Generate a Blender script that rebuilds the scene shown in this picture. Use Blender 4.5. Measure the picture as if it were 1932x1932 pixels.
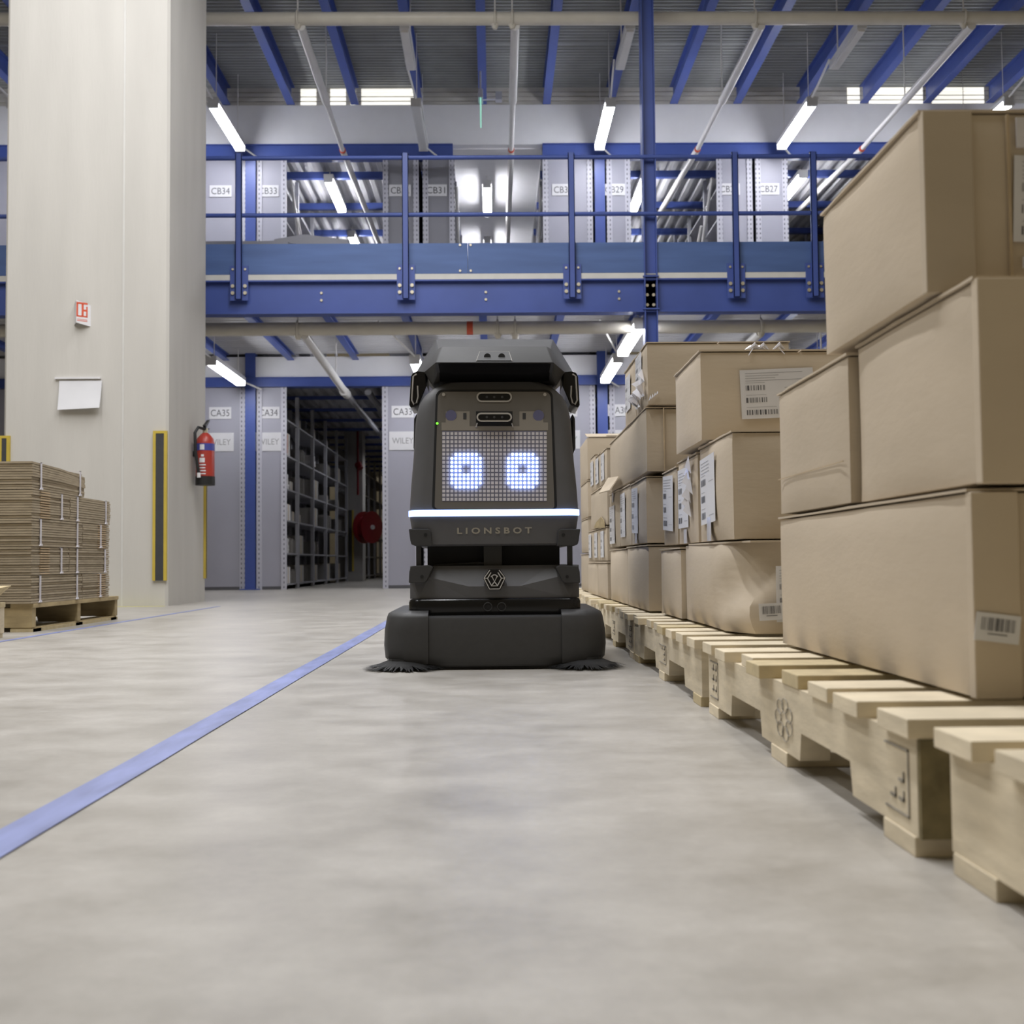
import bpy, bmesh, math, random
from mathutils import Vector, Matrix, noise

for _o in list(bpy.data.objects):
    bpy.data.objects.remove(_o)
scene = bpy.context.scene
COL = scene.collection

# ------------------------------------------------------------------ camera
F_PX, PITCH, YAW, ROLL, CAM_H = 2147.0, 0.0437, 0.0158, -0.0091, 0.3227
_cp, _sp, _cy, _sy = math.cos(PITCH), math.sin(PITCH), math.cos(YAW), math.sin(YAW)
FWD = Vector((_sy * _cp, _cy * _cp, _sp))
_r = Vector((_cy, -_sy, 0)); _u = _r.cross(FWD)
RIGHT = math.cos(ROLL) * _r + math.sin(ROLL) * _u
UP = -math.sin(ROLL) * _r + math.cos(ROLL) * _u
cam_data = bpy.data.cameras.new('camera')
cam = bpy.data.objects.new('camera', cam_data)
COL.objects.link(cam)
cam_data.sensor_width = 36.0
cam_data.lens = 36.0 * F_PX / 1932.0
cam_data.clip_start = 0.02
cam_data.clip_end = 200
cam.matrix_world = Matrix(((RIGHT.x, UP.x, -FWD.x, 0), (RIGHT.y, UP.y, -FWD.y, 0),
                           (RIGHT.z, UP.z, -FWD.z, CAM_H), (0, 0, 0, 1)))
cam_data.dof.use_dof = True
cam_data.dof.focus_distance = 3.5
cam_data.dof.aperture_fstop = 7.0
scene.camera = cam

# ------------------------------------------------------------------ world, hall lamps, exposure
world = bpy.data.worlds.new('World'); scene.world = world
world.use_nodes = True
world.node_tree.nodes['Background'].inputs[0].default_value = (1.0, 0.82, 0.50, 1)
world.node_tree.nodes['Background'].inputs[1].default_value = 0.19
scene.view_settings.view_transform = 'Standard'
scene.view_settings.look = 'None'
scene.view_settings.exposure = -0.08
scene.view_settings.gamma = 1.0
scene.view_settings.use_curve_mapping = False
scene.cycles.max_bounces = 5
scene.cycles.diffuse_bounces = 3
scene.cycles.glossy_bounces = 3
scene.cycles.adaptive_threshold = 0.03


def area_light(name, loc, sx, sy, watts, col):
    d = bpy.data.lights.new(name, 'AREA'); d.shape = 'RECTANGLE'
    d.size, d.size_y, d.energy, d.color = sx, sy, watts, col
    o = bpy.data.objects.new(name, d); o.location = loc
    COL.objects.link(o)
    return o


# rows of tube lamps hanging over the open hall floor (above the frame)
for hx, wt in ((-5.4, 42), (-3.15, 72), (-0.85, 128), (1.4, 34)):
    for hy in (1.9, 4.5, 7.1):
        area_light('hall_lamp_row', (hx, hy, 6.2), 0.16, 2.4, wt, (0.975, 0.985, 1.02))

# ------------------------------------------------------------------ helpers


def at(px, py, Y):
    """point seen at a pixel of the 1932 frame, on the plane at depth Y"""
    d = RIGHT * ((px - 966) / F_PX) - UP * ((py - 966) / F_PX) + FWD
    t = Y / d.y
    return Vector((d.x * t, Y, CAM_H + d.z * t))


def material(name, col, rough=0.55, var=0.08, scale=6.0, stretch=(1, 1, 1), metal=0.0, spec=0.4,
             bump=0.0, bscale=40.0, rnd=0.0, detail=4.0, coat=0.0):
    m = bpy.data.materials.new(name); m.use_nodes = True
    nt = m.node_tree; N = nt.nodes; L = nt.links
    b = N['Principled BSDF']
    b.inputs['Roughness'].default_value = rough
    b.inputs['Metallic'].default_value = metal
    b.inputs['Specular IOR Level'].default_value = spec
    b.inputs['Coat Weight'].default_value = coat
    tc = N.new('ShaderNodeTexCoord'); oi = N.new('ShaderNodeObjectInfo')
    mp = N.new('ShaderNodeMapping')
    mp.inputs['Scale'].default_value = stretch
    mul = N.new('ShaderNodeMath'); mul.operation = 'MULTIPLY'; mul.inputs[1].default_value = 31.7
    L.new(oi.outputs['Random'], mul.inputs[0])
    L.new(tc.outputs['Object'], mp.inputs['Vector'])
    cmb = N.new('ShaderNodeCombineXYZ')
    for k in range(3):
        L.new(mul.outputs[0], cmb.inputs[k])
    L.new(cmb.outputs[0], mp.inputs['Location'])
    nz = N.new('ShaderNodeTexNoise')
    nz.inputs['Scale'].default_value = scale; nz.inputs['Detail'].default_value = detail
    L.new(mp.outputs[0], nz.inputs['Vector'])
    mr = N.new('ShaderNodeMapRange')
    mr.inputs['From Min'].default_value = 0.3; mr.inputs['From Max'].default_value = 0.7
    mr.inputs['To Min'].default_value = 1 - var; mr.inputs['To Max'].default_value = 1 + var
    L.new(nz.outputs[0], mr.inputs['Value'])
    out = mr.outputs[0]
    if rnd:
        r2 = N.new('ShaderNodeMapRange')
        r2.inputs['To Min'].default_value = 1 - rnd; r2.inputs['To Max'].default_value = 1 + rnd
        L.new(oi.outputs['Random'], r2.inputs['Value'])
        mm = N.new('ShaderNodeMath'); mm.operation = 'MULTIPLY'
        L.new(out, mm.inputs[0]); L.new(r2.outputs[0], mm.inputs[1]); out = mm.outputs[0]
    vm = N.new('ShaderNodeVectorMath'); vm.operation = 'SCALE'
    vm.inputs[0].default_value = col[:3]
    L.new(out, vm.inputs['Scale'])
    L.new(vm.outputs[0], b.inputs['Base Color'])
    if bump:
        n2 = N.new('ShaderNodeTexNoise'); n2.inputs['Scale'].default_value = bscale; n2.inputs['Detail'].default_value = 3
        L.new(mp.outputs[0], n2.inputs['Vector'])
        bp = N.new('ShaderNodeBump'); bp.inputs['Strength'].default_value = bump; bp.inputs['Distance'].default_value = 0.01
        L.new(n2.outputs[0], bp.inputs['Height']); L.new(bp.outputs[0], b.inputs['Normal'])
    return m


def emitter(name, col, strength):
    m = bpy.data.materials.new(name); m.use_nodes = True
    b = m.node_tree.nodes['Principled BSDF']
    b.inputs['Base Color'].default_value = (*col, 1)
    b.inputs['Emission Color'].default_value = (*col, 1)
    b.inputs['Emission Strength'].default_value = strength
    return m


def floor_material():
    m = bpy.data.materials.new('polished_concrete'); m.use_nodes = True
    nt = m.node_tree; N = nt.nodes; L = nt.links; b = N['Principled BSDF']
    tc = N.new('ShaderNodeTexCoord')

    def nz(scale, detail, rough, st=(1, 1, 1)):
        mp = N.new('ShaderNodeMapping'); mp.inputs['Scale'].default_value = st
        L.new(tc.outputs['Object'], mp.inputs['Vector'])
        n = N.new('ShaderNodeTexNoise'); n.inputs['Scale'].default_value = scale
        n.inputs['Detail'].default_value = detail; n.inputs['Roughness'].default_value = rough
        L.new(mp.outputs[0], n.inputs['Vector'])
        return n.outputs[0]
    big = nz(0.9, 5, 0.6); mid = nz(5.5, 7, 0.68, (0.8, 1.0, 1)); fine = nz(60, 4, 0.7)
    r1 = N.new('ShaderNodeValToRGB')
    r1.color_ramp.elements[0].position = 0.30; r1.color_ramp.elements[0].color = (0.325, 0.303, 0.268, 1)
    r1.color_ramp.elements[1].position = 0.68; r1.color_ramp.elements[1].color = (0.475, 0.45, 0.41, 1)
    L.new(mid, r1.inputs[0])
    r2 = N.new('ShaderNodeMapRange'); r2.inputs['From Min'].default_value = 0.3; r2.inputs['From Max'].default_value = 0.7
    r2.inputs['To Min'].default_value = 0.9; r2.inputs['To Max'].default_value = 1.08
    L.new(big, r2.inputs['Value'])
    r3 = N.new('ShaderNodeMapRange'); r3.inputs['From Min'].default_value = 0.3; r3.inputs['From Max'].default_value = 0.7
    r3.inputs['To Min'].default_value = 0.95; r3.inputs['To Max'].default_value = 1.05
    L.new(fine, r3.inputs['Value'])
    mu = N.new('ShaderNodeMath'); mu.operation = 'MULTIPLY'
    L.new(r2.outputs[0], mu.inputs[0]); L.new(r3.outputs[0], mu.inputs[1])
    vm = N.new('ShaderNodeVectorMath'); vm.operation = 'SCALE'
    L.new(r1.outputs[0], vm.inputs[0]); L.new(mu.outputs[0], vm.inputs['Scale'])
    L.new(vm.outputs[0], b.inputs['Base Color'])
    rr = N.new('ShaderNodeMapRange'); rr.inputs['To Min'].default_value = 0.26; rr.inputs['To Max'].default_value = 0.5
    L.new(mid, rr.inputs['Value']); L.new(rr.outputs[0], b.inputs['Roughness'])
    b.inputs['Specular IOR Level'].default_value = 0.45
    bp = N.new('ShaderNodeBump'); bp.inputs['Strength'].default_value = 0.08; bp.inputs['Distance'].default_value = 0.01
    L.new(mid, bp.inputs['Height']); L.new(bp.outputs[0], b.inputs['Normal'])
    return m


def perforated_material():
    m = material('perforated_steel', (0.50, 0.50, 0.56), 0.45, 0.03)
    nt = m.node_tree; N = nt.nodes; L = nt.links; b = N['Principled BSDF']
    tc = N.new('ShaderNodeTexCoord'); sx = N.new('ShaderNodeSeparateXYZ')
    L.new(tc.outputs['Object'], sx.inputs[0])

    def near(sock, pitch, half):
        a = N.new('ShaderNodeMath'); a.operation = 'DIVIDE'; a.inputs[1].default_value = pitch; L.new(sock, a.inputs[0])
        f = N.new('ShaderNodeMath'); f.operation = 'FRACT'; L.new(a.outputs[0], f.inputs[0])
        c = N.new('ShaderNodeMath'); c.operation = 'COMPARE'; c.inputs[1].default_value = 0.5; c.inputs[2].default_value = half
        L.new(f.outputs[0], c.inputs[0])
        return c.outputs[0]
    p = N.new('ShaderNodeMath'); p.operation = 'MULTIPLY'
    L.new(near(sx.outputs['Z'], 0.06, 0.22), p.inputs[0]); L.new(near(sx.outputs['X'], 0.045, 0.16), p.inputs[1])
    old = b.inputs['Base Color'].links[0].from_socket
    mx = N.new('ShaderNodeMix'); mx.data_type = 'RGBA'
    L.new(p.outputs[0], mx.inputs[0]); L.new(old, mx.inputs[6]); mx.inputs[7].default_value = (0.16, 0.16, 0.19, 1)
    L.new(mx.outputs[2], b.inputs['Base Color'])
    return m


MAT = dict(
    floor=floor_material(),
    pillar=material('pillar_concrete', (0.54, 0.52, 0.48), 0.75, 0.06, 1.6, (2.2, 2.2, 0.35), bump=0.1, bscale=25, detail=6),
    far_concrete=material('aisle_concrete', (0.34, 0.33, 0.32), 0.8, 0.06),
    tape=material('floor_tape_blue', (0.235, 0.27, 0.49), 0.45, 0.22, 9, (3, 0.6, 1), detail=6),
    yellow_tape=material('floor_tape_yellow', (0.62, 0.58, 0.16), 0.5, 0.1),
    blue=material('blue_steel', (0.055, 0.09, 0.31), 0.42, 0.08, 3),
    blue_toe=material('blue_toe_board', (0.07, 0.125, 0.30), 0.5, 0.12, 4, (0.4, 1, 3)),
    white=material('white_fascia', (0.74, 0.74, 0.77), 0.6, 0.02),
    edge_white=material('slab_edge', (0.58, 0.57, 0.54), 0.6, 0.05),
    deck=material('steel_deck', (0.30, 0.31, 0.30), 0.55, 0.12, 2.5),
    deck_light=material('steel_deck_light', (0.50, 0.50, 0.52), 0.5, 0.06, 3),
    band=material('closure_band', (0.62, 0.60, 0.56), 0.6, 0.05),
    pipe=material('cream_pipe', (0.60, 0.57, 0.50), 0.4, 0.05),
    branch=material('white_pipe', (0.66, 0.65, 0.64), 0.4, 0.04),
    panel=material('grey_panel', (0.36, 0.36, 0.42), 0.45, 0.03, 2),
    panel_dark=material('grey_panel_dark', (0.25, 0.25, 0.28), 0.5, 0.03, 2),
    perf=perforated_material(),
    rack=material('rack_steel', (0.30, 0.30, 0.33), 0.5, 0.05),
    rack_back=material('rack_back', (0.10, 0.10, 0.11), 0.7, 0.05),
    paper=material('paper', (0.66, 0.66, 0.68), 0.65, 0.03),
    ink=material('ink', (0.10, 0.10, 0.11), 0.6, 0.02),
    ink_grey=material('ink_grey', (0.28, 0.28, 0.29), 0.6, 0.02),
    card=material('cardboard', (0.53, 0.45, 0.345), 0.82, 0.05, 3.0, (1, 1, 3), spec=0.2, bump=0.05, bscale=30, rnd=0.07),
    card_edge=material('cardboard_edge', (0.50, 0.40, 0.27), 0.85, 0.1, 20, spec=0.2),
    flat_card=material('flat_carton', (0.36, 0.30, 0.215), 0.85, 0.14, 14, (1, 1, 6), spec=0.2, rnd=0.06),
    flat_fold=material('flat_carton_fold', (0.52, 0.39, 0.25), 0.85, 0.1, 10, spec=0.2),
    strap=material('white_strap', (0.66, 0.64, 0.68), 0.5, 0.03),
    wood=material('pallet_pine', (0.70, 0.61, 0.45), 0.75, 0.13, 9, (1.2, 1.2, 5), spec=0.25, bump=0.06, rnd=0.10, detail=6),
    wood_end=material('pallet_pine_end', (0.52, 0.43, 0.26), 0.8, 0.12, 30, rnd=0.08),
    wood_stain_shade=material('pallet_stain_shade', (0.20, 0.165, 0.085), 0.85, 0.35, 25),
    wood_old=material('pallet_old', (0.36, 0.28, 0.15), 0.8, 0.2, 8, (1, 1, 4), rnd=0.1),
    stamp=material('stamp_ink', (0.33, 0.30, 0.25), 0.8, 0.3, 30),
    body=material('robot_body', (0.088, 0.088, 0.093), 0.5, 0.04, 20, spec=0.4),
    body_dark=material('robot_dark', (0.045, 0.045, 0.046), 0.6, 0.04, 20, spec=0.25),
    bumper=material('robot_bumper', (0.044, 0.044, 0.045), 0.48, 0.05, 60, spec=0.4),
    gloss_black=material('gloss_black', (0.008, 0.008, 0.009), 0.15, 0.02, spec=0.3),
    matte_black=material('matte_black', (0.008, 0.008, 0.009), 0.7, 0.02),
    face=material('face_plate', (0.125, 0.117, 0.106), 0.3, 0.03, spec=0.45),
    face_light=material('face_board', (0.24, 0.22, 0.19), 0.4, 0.03),
    matrix=material('led_board', (0.14, 0.14, 0.19), 0.4, 0.03),
    led_off=material('led_lens', (0.55, 0.53, 0.55), 0.4, 0.03),
    ring=material('ring_grey', (0.40, 0.38, 0.35), 0.35, 0.03),
    lettering=material('robot_lettering', (0.33, 0.31, 0.26), 0.4, 0.03, metal=0.3),
    speaker=material('speaker_blue', (0.11, 0.11, 0.20), 0.6, 0.03),
    steel=material('zinc_bolt', (0.55, 0.50, 0.38), 0.35, 0.05, metal=0.6),
    bristle=material('bristle_black', (0.014, 0.014, 0.014), 0.6, 0.1),
    rubber=material('guard_rubber', (0.045, 0.047, 0.05), 0.6, 0.08, 20),
    yellow=material('guard_yellow', (0.52, 0.39, 0.06), 0.5, 0.06),
    red=material('extinguisher_red', (0.38, 0.045, 0.032), 0.3, 0.04),
    dark_red=material('reel_red', (0.20, 0.012, 0.018), 0.4, 0.06),
    sign_red=material('sign_red', (0.60, 0.10, 0.05), 0.5, 0.03),
    band_blue=material('label_blue', (0.06, 0.07, 0.30), 0.4, 0.03),
    black=material('black_plastic', (0.02, 0.02, 0.021), 0.4, 0.05),
    grey_box=material('grey_carton', (0.33, 0.32, 0.31), 0.7, 0.08, rnd=0.25),
    white_box=material('white_carton', (0.66, 0.65, 0.66), 0.6, 0.05, rnd=0.1),
    spine=material('book_spines', (0.17, 0.16, 0.15), 0.6, 0.25, 30, (8, 8, 1), rnd=0.3),
    plastic=material('clear_film', (0.66, 0.65, 0.68), 0.2, 0.1, 20, spec=0.6),
    lamp_body=material('lamp_body', (0.62, 0.62, 0.62), 0.5, 0.02),
    lamp_on=emitter('lamp_tube_lit', (0.96, 0.965, 1.0), 34.0),
    lamp_cool=emitter('lamp_tube_lit_cool', (0.93, 0.94, 1.0), 60.0),
    lamp_aisle=emitter('lamp_tube_lit_aisle', (0.97, 0.97, 1.0), 50.0),
    lamp_added_fill=emitter('lamp_tube_added_fill', (0.95, 0.96, 1.0), 36.0),
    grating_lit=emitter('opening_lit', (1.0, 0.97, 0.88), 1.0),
    led=emitter('led_dot_lit', (0.36, 0.52, 1.0), 11.0),
    strip=emitter('led_strip_lit', (0.33, 0.50, 1.0), 3.0),
    green=emitter('green_led', (0.2, 0.9, 0.05), 1.2),
    exit_green=emitter('exit_plate', (0.30, 0.75, 0.55), 0.9),
)

WL = {}                                             # world position of every object


class MB:
    """collects shapes in world coordinates, then links them as one mesh object"""

    def __init__(self):
        self.v = []; self.f = []; self.m = []

    def add(self, vs, fs, m=0):
        k = len(self.v)
        self.v += [Vector(p) for p in vs]
        self.f += [tuple(i + k for i in f) for f in fs]
        self.m += [m] * len(fs)
        return self

    def box(self, x0, x1, y0, y1, z0, z1, m=0):
        vs = [(x, y, z) for z in (z0, z1) for y in (y0, y1) for x in (x0, x1)]
        return self.add(vs, [(0, 2, 3, 1), (4, 5, 7, 6), (0, 1, 5, 4), (2, 6, 7, 3), (0, 4, 6, 2), (1, 3, 7, 5)], m)

    def prism(self, pts, vec, m=0):
        """polygon (list of 3D points) pushed along vec"""
        n = len(pts); vec = Vector(vec)
        vs = [Vector(p) for p in pts] + [Vector(p) + vec for p in pts]
        fs = [tuple(range(n - 1, -1, -1)), tuple(range(n, 2 * n))]
        fs += [(i, (i + 1) % n, n + (i + 1) % n, n + i) for i in range(n)]
        return self.add(vs, fs, m)

    def tube(self, path, r, n=10, m=0, cap=True):
        path = [Vector(p) for p in path]
        rs = r if isinstance(r, (list, tuple)) else [r] * len(path)
        vs = []; ref = None
        for i, p in enumerate(path):
            t = (path[min(i + 1, len(path) - 1)] - path[max(i - 1, 0)]).normalized()
            if ref is None:
                ref = Vector((0, 0, 1)) if abs(t.z) < 0.9 else Vector((1, 0, 0))
            a = (ref - t * ref.dot(t)).normalized(); b = t.cross(a); ref = a
            for k in range(n):
                w = 2 * math.pi * k / n
                vs.append(p + (a * math.cos(w) + b * math.sin(w)) * rs[i])
        fs = []
        for i in range(len(path) - 1):
            for k in range(n):
                k2 = (k + 1) % n
                fs.append((i * n + k, i * n + k2, (i + 1) * n + k2, (i + 1) * n + k))
        if cap:
            fs.append(tuple(range(n - 1, -1, -1)))
            fs.append(tuple((len(path) - 1) * n + k for k in range(n)))
        return self.add(vs, fs, m)

    def loft(self, rings, m=0, cap=True):
        n = len(rings[0]); vs = [p for r in rings for p in r]; fs = []
        for i in range(len(rings) - 1):
            for k in range(n):
                k2 = (k + 1) % n
                fs.append((i * n + k, i * n + k2, (i + 1) * n + k2, (i + 1) * n + k))
        if cap:
            fs.append(tuple(range(n - 1, -1, -1)))
            fs.append(tuple((len(rings) - 1) * n + k for k in range(n)))
        return self.add(vs, fs, m)

    def build(self, name, mats, parent=None, loc=None, smooth=None, bevel=0.0, rot=None):
        if not isinstance(mats, (list, tuple)):
            mats = [mats]
        if loc is None:
            loc = WL[parent.name] if parent is not None else Vector((0, 0, 0))
        loc = Vector(loc)
        me = bpy.data.meshes.new(name)
        me.from_pydata([p - loc for p in self.v], [], self.f)
        for s in mats:
            me.materials.append(MAT[s] if isinstance(s, str) else s)
        me.polygons.foreach_set('material_index', self.m)
        bm = bmesh.new(); bm.from_mesh(me)
        bmesh.ops.recalc_face_normals(bm, faces=bm.faces)
        if bevel:
            bmesh.ops.bevel(bm, geom=[e for e in bm.edges if e.is_manifold and e.calc_face_angle(0) > 0.6],
                            offset=bevel, segments=2, affect='EDGES', profile=0.6, clamp_overlap=True)
        bm.to_mesh(me); bm.free()
        if smooth is not None:
            me.polygons.foreach_set('use_smooth', [True] * len(me.polygons))
            me.set_sharp_from_angle(angle=math.radians(smooth))
        return link(name, me, parent, loc)


def link(name, me, parent=None, loc=(0, 0, 0)):
    o = bpy.data.objects.new(name, me)
    COL.objects.link(o)
    loc = Vector(loc)
    WL[o.name] = loc
    if parent is not None:
        o.parent = parent
        o.location = loc - WL[parent.name]
    else:
        o.location = loc
    return o


def tag(o, label=None, cat=None, group=None, kind=None):
    if label: o['label'] = label
    if cat: o['category'] = cat
    if group: o['group'] = group
    if kind: o['kind'] = kind
    return o


def thing(name, label, cat, loc, group=None):
    return tag(link(name, None, None, loc), label, cat, group)


def copy_tree(o, parent=None):
    c = o.copy(); COL.objects.link(c)
    WL[c.name] = WL[o.name]
    if parent is not None:
        c.parent = parent
    for ch in list(o.children):
        copy_tree(ch, c)
    return c


# lettering: flat meshes from the built-in font
TEXTS = ['CA35', 'CA34', 'CA33', 'CA32', 'CA31', 'CA30', 'CB34', 'CB33', 'CB32', 'CB31', 'CB30', 'CB29', 'CB28', 'CB27',
         'WILEY', 'LIONSBOT']
GLYPH = {}
_tmp = []
for s in TEXTS:
    cu = bpy.data.curves.new('t', 'FONT'); cu.body = s; cu.size = 1.0; cu.align_x = 'CENTER'; cu.align_y = 'CENTER'
    cu.resolution_u = 3
    if s == 'LIONSBOT':
        cu.space_character = 1.6; cu.offset = 0.032
    to = bpy.data.objects.new('t', cu); COL.objects.link(to); _tmp.append((s, to, cu))
bpy.context.view_layer.update()
_dg = bpy.context.evaluated_depsgraph_get()
for s, to, cu in _tmp:
    ev = to.evaluated_get(_dg); me = ev.to_mesh()
    vs = [v.co.copy() for v in me.vertices]; fs = [tuple(p.vertices) for p in me.polygons]
    x0, x1 = min(v.x for v in vs), max(v.x for v in vs); y0, y1 = min(v.y for v in vs), max(v.y for v in vs)
    GLYPH[s] = ([((v.x - (x0 + x1) / 2) / (x1 - x0), (v.y - (y0 + y1) / 2) / (y1 - y0)) for v in vs], fs)
    ev.to_mesh_clear()
for s, to, cu in _tmp:
    bpy.data.objects.remove(to); bpy.data.curves.remove(cu)


def put_text(mb, s, c, u, v, w, h, m):
    g, fs = GLYPH[s]
    c, u, v = Vector(c), Vector(u), Vector(v)
    mb.add([c + u * (a * w) + v * (b * h) for a, b in g], fs, m)


# ================================================================== THE SETTING
W = 14.4                      # front of the shelving
RY = 10.63                    # front edge of the walkway
fl = MB().box(-16, 16, -6, 34, -0.2, 0).build('floor', 'floor')
tag(fl, kind='structure')
wb = MB().box(-16, 16, 34, 34.2, 0, 8).build('wall_back', 'white'); tag(wb, kind='structure')

# floor tape
mb = MB(); n = 40
for i in range(n):
    y0, y1 = 0.6 + 12.6 * i / n, 0.6 + 12.6 * (i + 1) / n
    w0, w1 = 0.004 * noise.noise((y0 * 2, 0, 0)), 0.004 * noise.noise((y1 * 2, 0, 0))
    mb.add([(-0.607 + w0, y0, .002), (-0.548 + w0 * .5, y0, .002), (-0.548 + w1 * .5, y1, .002), (-0.607 + w1, y1, .002)], [(0, 1, 2, 3)])
tag(mb.build('floor_tape', 'tape'), 'blue floor tape line running up the aisle left of the robot', 'floor tape', kind=None)
mb = MB().box(-2.135, -2.105, 1.0, 8.8, 0.0, 0.002)
tag(mb.build('floor_tape', 'tape'), 'thin blue floor tape line beside the pallet of flat cartons', 'floor tape')
mb = MB().box(-3.85, -2.58, 8.93, 8.98, 0.0, 0.002)
tag(mb.build('floor_tape', 'yellow_tape'), 'yellow floor tape strip along the foot of the concrete pillar', 'floor tape')

# hall ceiling: ribbed steel deck, with beams as parts
DZ = 6.43


def ribbed(mb, x0, x1, y0, y1, z, pitch, depth, along='x', m=0):
    prof = []
    a0, a1 = (y0, y1) if along == 'x' else (x0, x1)
    k = int((a1 - a0) / pitch)
    for i in range(k):
        a = a0 + i * pitch
        prof += [(a, z), (a + pitch * .35, z), (a + pitch * .5, z + depth), (a + pitch * .85, z + depth)]
    prof.append((a1, z))
    vs = []
    for a, zz in prof:
        vs += [(x0, a, zz), (x1, a, zz)] if along == 'x' else [(a, y0, zz), (a, y1, zz)]
    mb.add(vs, [(2 * i, 2 * i + 1, 2 * i + 3, 2 * i + 2) for i in range(len(prof) - 1)], m)
    mb.box(x0, x1, y0, y1, z + depth + .01, z + depth + .06, m)


mb = MB(); ribbed(mb, -9.5, 9.5, 8.4, 14.42, DZ, .075, .022)
ceiling = tag(mb.build('ceiling', 'deck'), kind='structure')
for y in (12.55, 13.15):
    MB().box(-9.5, 9.5, y, y + .05, DZ - .006, DZ).build('deck_seam', 'deck', ceiling)
BX = [-0.1 + 0.82 * k for k in range(-9, 10)]


def ibeam(x, y0, y1, zb, zt, w=.10):
    b = MB()
    b.box(x - w / 2, x + w / 2, y0, y1, zb, zb + .014)
    b.box(x - .006, x + .006, y0, y1, zb + .014, zt - .012)
    b.box(x - w / 2, x + w / 2, y0, y1, zt - .012, zt)
    return b


for x in BX:
    ibeam(x, 8.4, W - .01, 6.2, DZ).build('beam', 'blue', ceiling)
# closure band between fascia and deck, with openings that show the lit space beyond
mb = MB()
for i in range(4):
    mb.box(-9.5, 9.5, W + .02, W + .05, 6.2 + i * .06, 6.2 + i * .06 + .05)
mb.box(-9.5, 9.5, W + .05, W + .08, 6.2, DZ)
band = tag(mb.build('trim_3', 'band'), kind='structure')
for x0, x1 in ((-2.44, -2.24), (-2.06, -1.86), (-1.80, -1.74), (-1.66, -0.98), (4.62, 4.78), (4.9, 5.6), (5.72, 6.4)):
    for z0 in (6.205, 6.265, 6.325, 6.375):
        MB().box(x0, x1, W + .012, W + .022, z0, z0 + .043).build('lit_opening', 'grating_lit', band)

f1 = tag(MB().box(-9.5, 9.5, W, W + .12, 5.678, 6.2).build('trim_1', 'white'), kind='structure')
f2 = tag(MB().box(-9.5, 9.5, W, W + .12, 2.685, 2.95).build('trim_2', 'white'), kind='structure')


def header(x0, x1, z0, z1, label):
    r = thing('header_beam', label, 'beam', ((x0 + x1) / 2, W, z0))
    MB().box(x0, x1, W - .02, W + .1, z0, z1 - .012).build('web', 'blue', r)
    MB().box(x0, x1, W - .05, W + .12, z1 - .012, z1).build('flange', 'blue', r)
    MB().box(x0, x1, W - .05, W + .12, z0 - .012, z0).build('flange', 'blue', r)


header(-9.5, -0.49, 5.51, 5.678, 'blue header beam under the upper white fascia, left of the open centre aisle')
header(0.66, 9.5, 5.51, 5.678, 'blue header beam under the upper white fascia, right of the open centre aisle')
header(-9.5, 9.5, 2.575, 2.685, 'long blue header beam above the ground floor shelving, under the lower white fascia')

# aisle ceilings behind the fascia
for nm, x0, x1 in (('l', -9.5, -0.49), ('r', 0.66, 9.5)):
    mb = MB(); ribbed(mb, x0, x1, W + .13, 24, 5.56, .16, .05, 'y')
    c2 = tag(mb.build('ceiling', 'deck_light'), kind='structure')
    for k in range(7):
        y = 15.05 + 1.33 * k
        MB().box(x0, x1, y, y + .07, 5.47, 5.56).build('cross_beam', 'blue', c2)
c3 = tag(MB().box(-0.49, 0.66, W + .12, 24, 5.66, 5.75).build('ceiling', 'white'), kind='structure')
mb = MB(); ribbed(mb, -9.5, 9.5, W + .13, 32, 2.72, .16, .05, 'y')
c4 = tag(mb.build('ceiling', 'deck_light'), kind='structure')
for k in range(12):
    y = 14.95 + 1.3 * k
    MB().box(-9.5, 9.5, y, y + .06, 2.672, 2.72).build('cross_beam', 'blue', c4)

# ================================================================== WALKWAY
wk = thing('mezzanine_walkway', 'blue edged mezzanine walkway crossing the hall in front of the shelving', 'walkway', (0, RY, 2.98))
mb = MB(); ribbed(mb, -9.5, 9.5, RY + .1, W - .01, 2.985, .12, .02, 'x')
mb.build('deck', 'deck_light', wk)
MB().box(-9.5, 9.5, RY - .005, W, 3.02, 3.036).build('floor_sheet', 'rack', wk)
for x0, x1 in ((-9.5, -0.8), (-0.79, 1.44), (1.56, 9.5)):
    MB().box(x0, x1, RY - .02, RY + .0, 2.984, 3.036).build('slab_edge', 'edge_white', wk)
b = MB().box(-9.5, 9.5, RY + .03, RY + .045, 2.68, 2.97)
b.box(-9.5, 9.5, RY - .02, RY + .12, 2.97, 2.984).box(-9.5, 9.5, RY - .02, RY + .12, 2.665, 2.68)
b.build('edge_beam', 'blue', wk)
for x0, x1 in ((-9.5, -3.62), (-3.61, -0.23), (-0.226, 1.44), (1.56, 4.6), (4.605, 9.5)):
    tb = MB().box(x0, x1, RY - .012, RY - .002, 3.04, 3.33).build('toe_board', 'blue_toe', wk)
bolt = MB(); bolt.tube([(0, 0, 0), (0, -.012, 0)], .014, 8)
bolt_me = None


def put_bolt(parent, x, y, z, s=1.0):
    global bolt_me
    if bolt_me is None:
        bolt_me = bpy.data.meshes.new('bolt'); bolt_me.from_pydata(bolt.v, [], bolt.f)
        bolt_me.materials.append(MAT['steel'])
    o = link('bolt', bolt_me, parent, (x, y, z))
    o.scale = (s, s, s)
    return o


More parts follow.
